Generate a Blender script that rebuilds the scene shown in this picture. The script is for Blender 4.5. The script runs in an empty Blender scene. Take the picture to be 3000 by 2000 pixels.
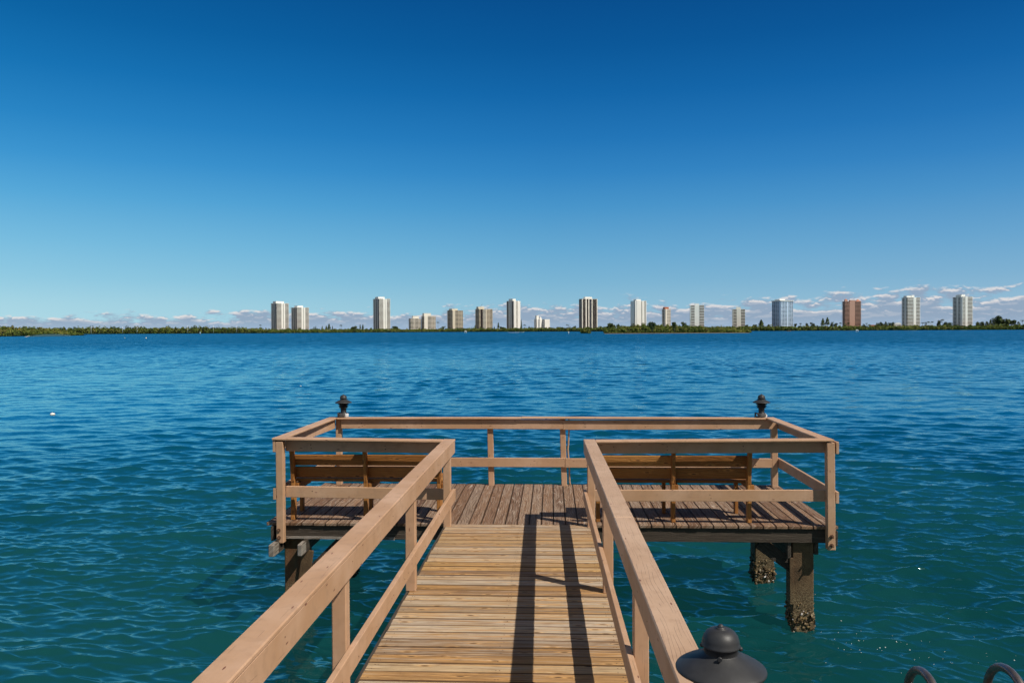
import bpy, math, random
import numpy as np
from mathutils import Vector, Matrix
random.seed(11); RNG=np.random.default_rng(5)
sc=bpy.context.scene; COL=sc.collection

# ------------------------------------------------------------------ camera
F_PX=2347.5; YAW=.0487; PIT=-.0139; ROL=-.0047; CAMZ=2.3225; WZ=-1.26
_F=Vector((-math.sin(YAW)*math.cos(PIT),math.cos(YAW)*math.cos(PIT),math.sin(PIT)))
_R=Vector((math.cos(YAW),math.sin(YAW),0)); _U=_R.cross(_F)
R2=_R*math.cos(ROL)+_U*math.sin(ROL); U2=-_R*math.sin(ROL)+_U*math.cos(ROL)
cam=bpy.data.cameras.new('camera'); co=bpy.data.objects.new('camera',cam); COL.objects.link(co)
cam.sensor_width=36; cam.lens=F_PX/3000*36; cam.clip_start=.1; cam.clip_end=20000
M=Matrix((R2,U2,-_F)).transposed().to_4x4(); M.translation=Vector((0,0,CAMZ)); co.matrix_world=M
sc.camera=co
def at(x,y,Y=None,Z=None):
    d=_F+R2*((x-1500)/F_PX)-U2*((y-1000)/F_PX)
    t=(Y/d.y) if Y is not None else (Z-CAMZ)/d.z
    return Vector((0,0,CAMZ))+d*t

# ------------------------------------------------------------------ helpers
def tag(o,label=None,cat=None,group=None,kind=None):
    if label:o['label']=label
    if cat:o['category']=cat
    if group:o['group']=group
    if kind:o['kind']=kind
    return o
def empty(name,loc=(0,0,0),rz=0,label=None,cat=None,group=None):
    o=bpy.data.objects.new(name,None); COL.objects.link(o); o.location=loc; o.rotation_euler=(0,0,rz)
    o.empty_display_size=.1
    return tag(o,label,cat,group)
def copy_tree(o,parent=None):
    c=o.copy(); COL.objects.link(c); c.parent=parent
    for ch in list(o.children): copy_tree(ch,c)
    return c
class MB:
    def __init__(s): s.v=[];s.f=[];s.uv=[];s.r=[];s.sm=[];s.mi=[];s.ue=[]
    def face(s,idx,uvs,r,sm=False,mi=0): s.f.append(idx);s.uv+=uvs;s.r.append(r);s.sm.append(sm);s.mi.append(mi)
    def bar(s,A,B,w,h,bev=.004,up=(0,0,1),r=None,mi=0,jit=0):
        """chamfered box from A to B; w across (side), h along up"""
        A=Vector(A);B=Vector(B);L=(B-A).length;ax=(B-A).normalized();up=Vector(up)
        sd=up.cross(ax).normalized();u2=ax.cross(sd).normalized();c=(A+B)/2
        H=(L/2,w/2,h/2);b=min(bev,min(H)*.45); r=random.random() if r is None else r
        s.pad();n0=len(s.v);loc=[]
        for sx in(-1,1):
            for sy in(-1,1):
                for sz in(-1,1):
                    S=(sx,sy,sz)
                    for k in range(3):
                        q=[S[i]*(H[i]-(0 if i==k else b)) for i in range(3)]
                        loc.append(q); s.v.append(tuple(c+ax*q[0]+sd*q[1]+u2*q[2]))
        I=lambda sx,sy,sz,k:((sx>0)*4+(sy>0)*2+(sz>0))*3+k
        fs=[]
        for k in range(3):
            i,j=(k+1)%3,(k+2)%3
            for sg in(-1,1):
                q=[]
                for a,bb in((-1,-1),(1,-1),(1,1),(-1,1)):
                    S=[0,0,0];S[k]=sg;S[i]=a;S[j]=bb;q.append(I(*S,k))
                fs.append(q)
            for a in(-1,1):
                for bb in(-1,1):
                    S1=[0,0,0];S1[i]=a;S1[j]=bb;S1[k]=-1;S2=list(S1);S2[k]=1
                    fs.append([I(*S1,i),I(*S2,i),I(*S2,j),I(*S1,j)])
        for sx in(-1,1):
            for sy in(-1,1):
                for sz in(-1,1): fs.append([I(sx,sy,sz,0),I(sx,sy,sz,1),I(sx,sy,sz,2)])
        off=r*37.0
        for q in fs:
            p=[Vector(loc[k]) for k in q];nn=(p[1]-p[0]).cross(p[2]-p[0]);ce=sum(p,Vector())/len(p)
            if nn.dot(ce)<0:q=q[::-1]
            end=abs(ce.x)>H[0]-b*.9
            uvs=[((loc[k][0]+off+(loc[k][2]*.3 if end else 0)),loc[k][1]+loc[k][2]+off*.31) for k in q]
            s.face([n0+k for k in q],uvs,r,False,mi);s.ue+=[(loc[k][1]/H[1],loc[k][2]/H[2]) for k in q]
    def box(s,x0,x1,y0,y1,z0,z1,axis=0,bev=.004,r=None,mi=0):
        c=[(x0+x1)/2,(y0+y1)/2,(z0+z1)/2]
        if axis==0:s.bar((x0,c[1],c[2]),(x1,c[1],c[2]),y1-y0,z1-z0,bev,(0,0,1),r,mi)
        elif axis==1:s.bar((c[0],y0,c[2]),(c[0],y1,c[2]),x1-x0,z1-z0,bev,(0,0,1),r,mi)
        else:s.bar((c[0],c[1],z0),(c[0],c[1],z1),y1-y0,x1-x0,bev,(1,0,0),r,mi)
    def pad(s):
        while len(s.ue)<len(s.uv):s.ue.append((0,0))
    def lathe(s,prof,c=(0,0,0),n=40,r=0,mi=0):
        n0=len(s.v)
        for (pr,pz) in prof:
            for k in range(n):
                a=2*math.pi*k/n;s.v.append((c[0]+pr*math.cos(a),c[1]+pr*math.sin(a),c[2]+pz))
        for i in range(len(prof)-1):
            for k in range(n):
                k2=(k+1)%n;q=[n0+i*n+k,n0+i*n+k2,n0+(i+1)*n+k2,n0+(i+1)*n+k]
                s.face(q,[(k/n,i*.1),((k+1)/n,i*.1),((k+1)/n,i*.1+.1),(k/n,i*.1+.1)],r,True,mi)
    def tube(s,pts,rad,n=10,r=0,mi=0,cap=True):
        pts=[Vector(p) for p in pts];n0=len(s.v);rr=rad if isinstance(rad,(list,tuple)) else [rad]*len(pts)
        ref=None
        for i,p in enumerate(pts):
            t=(pts[min(i+1,len(pts)-1)]-pts[max(i-1,0)]).normalized()
            if ref is None:
                ref=t.cross(Vector((0,0,1)) if abs(t.z)<.9 else Vector((1,0,0))).normalized()
            a=(ref-t*ref.dot(t)).normalized();b=t.cross(a);ref=a
            for k in range(n):
                q=2*math.pi*k/n;s.v.append(tuple(p+(a*math.cos(q)+b*math.sin(q))*rr[i]))
        for i in range(len(pts)-1):
            for k in range(n):
                k2=(k+1)%n;q=[n0+i*n+k,n0+i*n+k2,n0+(i+1)*n+k2,n0+(i+1)*n+k]
                s.face(q,[(i*.1,k/n),(i*.1,(k+1)/n),(i*.1+.1,(k+1)/n),(i*.1+.1,k/n)],r,True,mi)
        if cap:
            s.face([n0+k for k in range(n)][::-1],[(0,0)]*n,r,False,mi)
            e=n0+(len(pts)-1)*n;s.face([e+k for k in range(n)],[(0,0)]*n,r,False,mi)
    def quad(s,a,b,c,d,r=0,mi=0):
        n0=len(s.v);s.v+=[tuple(a),tuple(b),tuple(c),tuple(d)];s.face([n0,n0+1,n0+2,n0+3],[(0,0),(1,0),(1,1),(0,1)],r,False,mi)
    def prism(s,poly,y0,y1,r=0,mi=0):
        """poly in xz extruded in y"""
        n=len(poly);n0=len(s.v)
        for y in(y0,y1):
            for (x,z) in poly:s.v.append((x,y,z))
        s.face(list(range(n0,n0+n)),[(0,0)]*n,r,False,mi)
        s.face(list(range(n0+n,n0+2*n))[::-1],[(0,0)]*n,r,False,mi)
        for k in range(n):
            k2=(k+1)%n;s.face([n0+k,n0+n+k,n0+n+k2,n0+k2],[(0,0)]*4,r,False,mi)
    def mesh(s,name,mats):
        s.pad()
        me=bpy.data.meshes.new(name);me.from_pydata(s.v,[],s.f)
        ul=me.uv_layers.new(name='UVMap');ul.data.foreach_set('uv',np.array(s.uv,dtype=np.float32).ravel())
        u2=me.uv_layers.new(name='edge');u2.data.foreach_set('uv',np.array(s.ue if len(s.ue)==len(s.uv) else s.uv,dtype=np.float32).ravel()*(1 if len(s.ue)==len(s.uv) else 0))
        at_=me.attributes.new('rnd','FLOAT','FACE');at_.data.foreach_set('value',np.array(s.r,dtype=np.float32))
        me.polygons.foreach_set('use_smooth',np.array(s.sm,dtype=bool))
        if not isinstance(mats,(list,tuple)):mats=[mats]
        for m in mats:me.materials.append(m)
        me.polygons.foreach_set('material_index',np.array(s.mi,dtype=np.int32));me.update();return me
    def build(s,name,mats,parent=None):
        o=bpy.data.objects.new(name,s.mesh(name,mats));COL.objects.link(o);o.parent=parent;return o
def leafmesh(name,P,N,S,rnd,mat):
    """quads at P with normals N, sizes S"""
    n=len(P);N=N/np.linalg.norm(N,axis=1,keepdims=True)
    t=np.cross(N,RNG.normal(size=(n,3)));t/=np.linalg.norm(t,axis=1,keepdims=True);b=np.cross(N,t)
    S=S[:,None]
    V=np.stack([P-t*S-b*S*.5,P+t*S*.6-b*S*.8,P+t*S+b*S*.5,P-t*S*.5+b*S*.8],1).reshape(-1,3).astype(np.float32)
    me=bpy.data.meshes.new(name);me.vertices.add(4*n);me.vertices.foreach_set('co',V.ravel())
    me.loops.add(4*n);me.loops.foreach_set('vertex_index',np.arange(4*n,dtype=np.int32))
    me.polygons.add(n);me.polygons.foreach_set('loop_start',np.arange(0,4*n,4,dtype=np.int32))
    me.update(calc_edges=True)
    a=me.attributes.new('rnd','FLOAT','FACE');a.data.foreach_set('value',rnd.astype(np.float32))
    me.materials.append(mat);return me
def crown_points(c,rad,n):
    """leaf positions in the shell of a lumpy ellipsoid"""
    d=RNG.normal(size=(n,3));d/=np.linalg.norm(d,axis=1,keepdims=True)
    rr=RNG.uniform(.55,1.05,size=(n,1))**.6
    return np.array(c)+d*rr*np.array(rad), d+RNG.normal(size=(n,3))*.6

# ------------------------------------------------------------------ materials
class NT:
    def __init__(s,name):
        m=bpy.data.materials.new(name);m.use_nodes=True;s.m=m;s.t=m.node_tree;s.t.nodes.clear()
        s.out=s.n('ShaderNodeOutputMaterial');s.b=s.n('ShaderNodeBsdfPrincipled');s.l(s.b.outputs[0],s.out.inputs[0])
    def n(s,ty,**k):
        x=s.t.nodes.new(ty)
        for a,v in k.items():setattr(x,a,v)
        return x
    def l(s,a,b):s.t.links.new(a,b)
    def val(s,inp,v):
        if hasattr(v,'is_linked') or isinstance(v,bpy.types.NodeSocket):s.l(v,inp)
        else:inp.default_value=v
    def math(s,op,a,b=0,c=0,clamp=False):
        x=s.n('ShaderNodeMath',operation=op,use_clamp=clamp)
        for i,v in enumerate((a,b,c)):s.val(x.inputs[i],v)
        return x.outputs[0]
    def mix(s,f,a,b,mode='MIX'):
        x=s.n('ShaderNodeMix',data_type='RGBA',blend_type=mode);s.val(x.inputs[0],f)
        for i,v in((6,a),(7,b)):
            if isinstance(v,tuple) and len(v)==3:v=v+(1,)
            s.val(x.inputs[i],v)
        return x.outputs[2]
    def noise(s,vec,scale,detail=4,rough=.55,dist=0):
        x=s.n('ShaderNodeTexNoise');s.val(x.inputs['Vector'],vec);x.inputs['Scale'].default_value=scale
        x.inputs['Detail'].default_value=detail;x.inputs['Roughness'].default_value=rough;x.inputs['Distortion'].default_value=dist
        return x.outputs['Fac'],x.outputs['Color']
    def comb(s,x,y,z=0):
        c=s.n('ShaderNodeCombineXYZ');s.val(c.inputs[0],x);s.val(c.inputs[1],y);s.val(c.inputs[2],z);return c.outputs[0]
    def sep(s,v):
        c=s.n('ShaderNodeSeparateXYZ');s.l(v,c.inputs[0]);return c.outputs
    def ramp(s,f,stops):
        r=s.n('ShaderNodeValToRGB');s.val(r.inputs[0],f);e=r.color_ramp.elements
        e[0].position=stops[0][0];e[0].color=tuple(stops[0][1])+(1,);e[1].position=stops[-1][0];e[1].color=tuple(stops[-1][1])+(1,)
        for p,c in stops[1:-1]:
            q=e.new(p);q.color=tuple(c)+(1,)
        return r.outputs[0]
    def step(s,v,a,b):
        x=s.n('ShaderNodeMapRange',interpolation_type='SMOOTHSTEP');s.val(x.inputs[0],v);x.inputs[1].default_value=a;x.inputs[2].default_value=b
        return x.outputs[0]
    def attr(s,n):
        return s.n('ShaderNodeAttribute',attribute_name=n).outputs['Fac']
    def bump(s,h,st=.3,d=.01,nrm=None):
        x=s.n('ShaderNodeBump');x.inputs['Strength'].default_value=st;x.inputs['Distance'].default_value=d;s.l(h,x.inputs['Height'])
        if nrm is not None:s.l(nrm,x.inputs['Normal'])
        s.l(x.outputs[0],s.b.inputs['Normal']);return x.outputs[0]
    def fin(s,col,rough=.6,spec=.5,metal=0):
        s.val(s.b.inputs['Base Color'],col if not(isinstance(col,tuple) and len(col)==3) else col+(1,))
        s.val(s.b.inputs['Roughness'],rough);s.b.inputs['Specular IOR Level'].default_value=spec;s.b.inputs['Metallic'].default_value=metal
        return s.m
def uvs(t):
    u=t.n('ShaderNodeUVMap',uv_map='UVMap');return t.sep(u.outputs[0])
def wood(name,cols,ring=.5,knots=.6,grey=None,greyamt=.5,grain_dark=.55,bumpd=.004,contrast=1.0,edge=0,warm=None,light=None):
    """weathered plank: u along, v across; rnd picks a tone per board"""
    t=NT(name);u,v,_=uvs(t);rd=t.attr('rnd')
    base=t.ramp(t.math('FRACT',t.math('MULTIPLY',rd,7.31)),[(i/(len(cols)-1),c) for i,c in enumerate(cols)])
    rv=t.math('FRACT',t.math('MULTIPLY',rd,23.7));col=t.mix(t.math('MULTIPLY',rv,.75),base,t.mix(1,base,(.55,.50,.46),'MULTIPLY'))
    if warm:
        n0,_=t.noise(t.comb(t.math('MULTIPLY',u,1.0),t.math('MULTIPLY',v,22),11),1.3,4,.6)
        col=t.mix(t.math('MULTIPLY',t.step(n0,.48,.62),.75),col,warm)
    if grey:
        n2,_=t.noise(t.comb(t.math('MULTIPLY',u,1.1),t.math('MULTIPLY',v,26),3),1.6,5,.66)
        gb=t.math('ADD',n2,t.math('MULTIPLY',t.math('SUBTRACT',t.math('FRACT',t.math('MULTIPLY',rd,57.1)),.5),.22))
        col=t.mix(t.math('MULTIPLY',t.step(gb,.47,.6),greyamt),col,grey)
    # knots, with grain bending round them
    vo=t.n('ShaderNodeTexVoronoi',feature='F1',voronoi_dimensions='2D');t.l(t.comb(t.math('MULTIPLY',u,1.9),t.math('MULTIPLY',v,7.5),rd),vo.inputs['Vector']);vo.inputs['Scale'].default_value=1.0
    dist=vo.outputs['Distance'];halo=t.math('SUBTRACT',1,t.step(dist,.03,.30))
    nw,_=t.noise(t.comb(t.math('MULTIPLY',u,.8),t.math('MULTIPLY',v,5),9),1.2,2,.5)
    ph=t.math('ADD',t.math('ADD',t.math('MULTIPLY',v,260),t.math('MULTIPLY',nw,62)),t.math('MULTIPLY',halo,9))
    rg=t.math('MULTIPLY_ADD',t.math('SINE',ph),.5,.5)
    rgs=t.math('POWER',rg,2.4)
    n3,_=t.noise(t.comb(t.math('MULTIPLY',u,3.2),t.math('MULTIPLY',t.math('ADD',v,t.math('MULTIPLY',halo,.02)),150),2),1,5,.7)
    fib=t.step(n3,.42,.66)
    n5,_=t.noise(t.comb(t.math('MULTIPLY',u,1.4),t.math('MULTIPLY',v,55),6),1,4,.62)
    strk=t.step(n5,.54,.63)
    dk=t.math('ADD',t.math('MULTIPLY',rgs,ring),t.math('ADD',t.math('MULTIPLY',fib,grain_dark),t.math('MULTIPLY',strk,grain_dark*.9)))
    col=t.mix(t.math('MULTIPLY',dk,.50*contrast,clamp=True),col,t.mix(1,col,(.36,.27,.20),'MULTIPLY'))
    if light:
        n6,_=t.noise(t.comb(t.math('MULTIPLY',u,2.4),t.math('MULTIPLY',t.math('ADD',v,t.math('MULTIPLY',nw,.25)),120),16),1,4,.6)
        col=t.mix(t.math('MULTIPLY',t.step(n6,.56,.66),.75),col,light)
    kn=t.math('SUBTRACT',1,t.step(dist,.03,.075)); kn2=t.math('SUBTRACT',1,t.step(dist,.05,.17))
    col=t.mix(t.math('MULTIPLY',kn2,.5*knots),col,tuple(min(1,c*1.35) for c in cols[0]))
    col=t.mix(t.math('MULTIPLY',kn,knots),col,(.06,.03,.016))
    tc=t.n('ShaderNodeTexCoord');n4,_=t.noise(tc.outputs['Object'],7,5,.65)
    col=t.mix(t.math('MULTIPLY',t.step(n4,.52,.75),.35),col,t.mix(1,col,(.5,.46,.44),'MULTIPLY'))
    if edge:
        e=t.n('ShaderNodeUVMap',uv_map='edge');ex,ey,_=t.sep(e.outputs[0])
        ed=t.step(t.math('ABSOLUTE',ex),.84,.97)
        col=t.mix(t.math('MULTIPLY',ed,edge),col,(.07,.035,.018))
    hb=t.math('SUBTRACT',0,dk);t.bump(hb,.7,bumpd)
    return t.fin(col,.72,.25)
def paint(name,crack=.3,base=(.45,.265,.15),fade=(.54,.345,.225)):
    t=NT(name);u,v,_=uvs(t);tc=t.n('ShaderNodeTexCoord')
    n1,_=t.noise(tc.outputs['Object'],1.7,5,.6);n2,_=t.noise(tc.outputs['Object'],11,4,.6)
    col=t.mix(t.step(n1,.35,.7),base,fade)
    col=t.mix(t.math('MULTIPLY',t.step(n2,.48,.72),.4),col,(.33,.20,.12))
    nf,_=t.noise(t.comb(t.math('MULTIPLY',u,2),t.math('MULTIPLY',v,120),1),1,4,.65)
    col=t.mix(t.math('MULTIPLY',t.step(nf,.4,.7),.13),col,(.38,.25,.18))
    # checks: thin lines where a smoothly bent coordinate crosses fixed values, broken along the board
    nb,_=t.noise(t.comb(t.math('MULTIPLY',u,1.1),t.math('MULTIPLY',v,8),5),1,2,.5)
    ph=t.math('ADD',t.math('MULTIPLY',v,62),t.math('MULTIPLY',nb,6.0))
    ln=t.math('ABSOLUTE',t.math('SUBTRACT',t.math('FRACT',ph),.5))
    ln=t.math('SUBTRACT',1,t.step(ln,.012,.05))
    ng,_=t.noise(t.comb(t.math('MULTIPLY',u,2.6),t.math('MULTIPLY',v,45),7),1,3,.6)
    thr=.66-.2*crack
    ck=t.math('MULTIPLY',ln,t.step(ng,thr,thr+.05))
    col=t.mix(t.math('MULTIPLY',ck,.85),col,(.12,.065,.045))
    # old rusty nail heads and bird spots
    vo=t.n('ShaderNodeTexVoronoi',voronoi_dimensions='2D');t.l(t.comb(t.math('MULTIPLY',u,1.6),t.math('MULTIPLY',v,7),4),vo.inputs['Vector']);vo.inputs['Scale'].default_value=1
    col=t.mix(t.math('SUBTRACT',1,t.step(vo.outputs['Distance'],.018,.035)),col,(.16,.06,.035))
    hb=t.math('SUBTRACT',t.math('MULTIPLY',nf,.35),ck);t.bump(hb,.5,.003)
    return t.fin(col,.55,.3)
M_WALK=wood('weathered_walkway_wood',[(.52,.29,.105),(.60,.44,.26),(.34,.20,.10),(.66,.52,.35),(.46,.26,.105),(.56,.36,.15)],ring=.35,knots=1.0,grey=(.62,.53,.43),greyamt=.6,grain_dark=.8,contrast=1.25,edge=.85,warm=(.60,.33,.12))
M_PLAT=wood('weathered_platform_wood',[(.30,.17,.095),(.37,.23,.14),(.23,.125,.07),(.33,.21,.13)],ring=.9,knots=.35,grey=(.42,.32,.24),greyamt=.55,grain_dark=.8,contrast=1.1,bumpd=.005,edge=.75,light=(.50,.41,.33))
M_BENCH=wood('golden_pine_wood',[(.46,.20,.055),(.38,.16,.04),(.50,.24,.07)],ring=.6,knots=.9,grain_dark=.35)
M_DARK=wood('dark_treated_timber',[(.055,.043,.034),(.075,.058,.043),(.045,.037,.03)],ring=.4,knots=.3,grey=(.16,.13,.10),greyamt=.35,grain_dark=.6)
M_GREYW=wood('bleached_timber_end',[(.48,.45,.41),(.40,.37,.33)],ring=.5,knots=0,grain_dark=1.0,contrast=1.3)
M_PAINT=paint('tan_rail_paint',.35)
M_PAINTC=paint('cracked_tan_rail_paint',1.0,(.45,.29,.185),(.53,.36,.245))
def simple(name,col,rough=.5,spec=.5,metal=0,var=.2,scale=20,bump=0):
    t=NT(name);tc=t.n('ShaderNodeTexCoord');n,_=t.noise(tc.outputs['Object'],scale,5,.6)
    c=t.mix(t.step(n,.3,.75),col,tuple(x*(1-var) for x in col))
    if bump:t.bump(n,bump,.004)
    return t.fin(c,rough,spec,metal)
M_LAMP=simple('matt_charcoal_metal',(.034,.034,.036),.5,.45,0,.25,30)
M_LAMPD=simple('black_lamp_metal',(.012,.012,.014),.5,.4,0,.2)
M_WHITEP=simple('white_plastic',(.8,.8,.8),.4,.4,0,.15,30)
M_TAPE=simple('grey_tape',(.10,.095,.095),.6,.3,0,.5,50)
M_RUST=simple('rusty_bolt_steel',(.16,.085,.05),.7,.4,.3,.5,60)
M_STEEL=simple('dull_ladder_steel',(.34,.29,.27),.35,.5,.85,.35,14)
M_COND=simple('painted_conduit',(.55,.33,.19),.5,.4,0,.2)
M_SHELL=None
def concrete(name,base,stain):
    t=NT(name);tc=t.n('ShaderNodeTexCoord');P=tc.outputs['Object'];x,y,z=t.sep(P)
    n,_=t.noise(P,5,6,.65);n2,_=t.noise(P,60,4,.7);nz,_=t.noise(t.comb(t.math('MULTIPLY',x,9),t.math('MULTIPLY',y,9),t.math('MULTIPLY',z,.9)),1.2,4,.6)
    c=t.mix(t.step(n,.3,.7),base,stain)
    c=t.mix(t.math('MULTIPLY',t.step(nz,.5,.72),.7),c,(.13,.05,.02))
    wet=t.math('SUBTRACT',1,t.step(t.math('ADD',z,t.math('MULTIPLY',n,.25)),-.85,-.45))
    c=t.mix(t.math('MULTIPLY',wet,.85),c,t.mix(t.step(n2,.45,.6),(.075,.05,.025),(.21,.16,.09)))
    t.bump(t.math('ADD',n2,t.math('MULTIPLY',n,.5)),.6,.012)
    return t.fin(c,.8,.3)
M_CONC=concrete('stained_concrete',(.14,.085,.042),(.06,.036,.018))
def shellmat():
    t=NT('oyster_shell');r=t.attr('rnd')
    c=t.ramp(r,[(0,(.035,.022,.012)),(.45,(.12,.075,.03)),(.8,(.26,.18,.08)),(.94,(.20,.17,.12)),(1,(.65,.6,.58))])
    return t.fin(c,.6,.4)
M_SHELL=shellmat()

# ------------------------------------------------------------------ world
SUN=Vector((.712,-.474,1)).normalized();SUN_EL=math.asin(SUN.z);SUN_AZ=math.atan2(SUN.x,SUN.y)
w=bpy.data.worlds.new('World');sc.world=w;w.use_nodes=True;nt=w.node_tree;nt.nodes.clear()
class WT(NT):
    def __init__(s):s.t=nt
W=WT()
wo=W.n('ShaderNodeOutputWorld');bg=W.n('ShaderNodeBackground');W.l(bg.outputs[0],wo.inputs[0]);bg.inputs[1].default_value=.1
sky=W.n('ShaderNodeTexSky',sky_type='NISHITA');sky.sun_disc=False;sky.sun_elevation=SUN_EL;sky.sun_rotation=SUN_AZ
sky.air_density=1.0;sky.dust_density=.6;sky.ozone_density=2.2;sky.altitude=0
tc=W.n('ShaderNodeTexCoord');dx,dy,dz=W.sep(tc.outputs['Generated'])
gm=W.n('ShaderNodeGamma');W.l(sky.outputs[0],gm.inputs[0]);gm.inputs[1].default_value=1.0
SKYC=gm.outputs[0]
hs=W.n('ShaderNodeHueSaturation');W.l(SKYC,hs.inputs['Color']);hs.inputs['Saturation'].default_value=1.28;hs.inputs['Value'].default_value=1.0
skyc=hs.outputs[0]
az=W.math('ARCTAN2',dx,dy)
# clear winter sky: measured tones by height blended over the physical sky
def L(*c):return tuple(((x/255+.055)/1.055)**2.4 if x>10 else x/255/12.92 for x in c)
SK=[(0,(150,196,218)),(.03,(140,190,215)),(.06,(120,179,212)),(.10,(99,167,209)),(.15,(70,149,203)),(.19,(47,132,195)),(.23,(29,117,184)),(.28,(11,101,169)),(.33,(2,87,153)),(.39,(0,74,138)),(.6,(1,38,86)),(1,(2,26,62))]
gr=W.ramp(W.math('ABSOLUTE',dz),[(p,L(*c)) for p,c in SK])
gv=W.n('ShaderNodeVectorMath',operation='SCALE');W.l(gr,gv.inputs[0]);gv.inputs['Scale'].default_value=10.0
azr=W.ramp(W.math('MULTIPLY_ADD',az,.8,.5),[(0,(1.45,1.30,1.16)),(.25,(1.2,1.16,1.09)),(.5,(1,1,1)),(.85,(1.06,.96,.98)),(1,(1.1,.96,.98))])
gcol=W.mix(1,gv.outputs[0],azr,'MULTIPLY')
skyc=W.mix(.96,skyc,gcol)
# sky behind the camera, round the sun side, darkened to cut the fill light
bk=W.ramp(W.math('MULTIPLY_ADD',dy,.5,.5),[(0,(.05,.05,.065)),(.5,(.14,.14,.17)),(.74,(.70,.70,.74)),(.82,(1,1,1)),(1,(1,1,1))])
skyc=W.mix(1,skyc,bk,'MULTIPLY')
# low cumulus band
el=dz
def cl(off,sx,sy,det=5,seed=0):
    return W.noise(W.comb(W.math('MULTIPLY',az,sx),W.math('MULTIPLY',W.math('ADD',el,off),sy),seed),1,det,.58)[0]
vmax=W.math('MULTIPLY_ADD',az,.019,.029)
hgt=W.math('DIVIDE',el,vmax)            # 0 at horizon, 1 at the top of the bank
hh=W.math('MULTIPLY',W.math('SUBTRACT',hgt,1.0),.46)
n0=cl(0,34,105);n1=cl(.0028,34,105);nb=cl(0,9,30,3,4)
dens=W.math('SUBTRACT',W.math('ADD',n0,W.math('MULTIPLY',W.math('SUBTRACT',nb,.5),.5)),W.math('ADD',hh,.5))
dens1=W.math('SUBTRACT',W.math('ADD',n1,W.math('MULTIPLY',W.math('SUBTRACT',nb,.5),.5)),W.math('ADD',hh,.5))
cov=W.step(dens,-.05,.11)
litf=W.step(W.math('SUBTRACT',n0,n1),.0,.10)
lit2=W.math('MULTIPLY',litf,W.math('SUBTRACT',1,W.step(dens,.06,.26)))
lit2=W.math('ADD',lit2,W.math('MULTIPLY',litf,.22),clamp=True)
ccol=W.mix(lit2,(2.9,3.8,5.1),(7.6,7.3,7.3))
# haze washes the cloud feet out
ccol=W.mix(W.math('SUBTRACT',1,W.step(el,0,.016)),ccol,(3.3,4.5,6.1))
fade=W.math('SUBTRACT',1,W.step(hgt,1.1,1.6))
cov=W.math('MULTIPLY',W.math('MULTIPLY',cov,fade),.93)
final=W.mix(cov,skyc,ccol)
W.l(final,bg.inputs[0])
sl=bpy.data.lights.new('sun','SUN');sl.energy=5.0;sl.angle=math.radians(.5);sl.color=(1,.94,.84)
so=bpy.data.objects.new('sun',sl);COL.objects.link(so);so.rotation_euler=SUN.to_track_quat('Z','Y').to_euler();so.location=(20,-15,30)
sc.view_settings.view_transform='Standard';sc.view_settings.look='None';sc.view_settings.exposure=0;sc.view_settings.gamma=1

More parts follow.
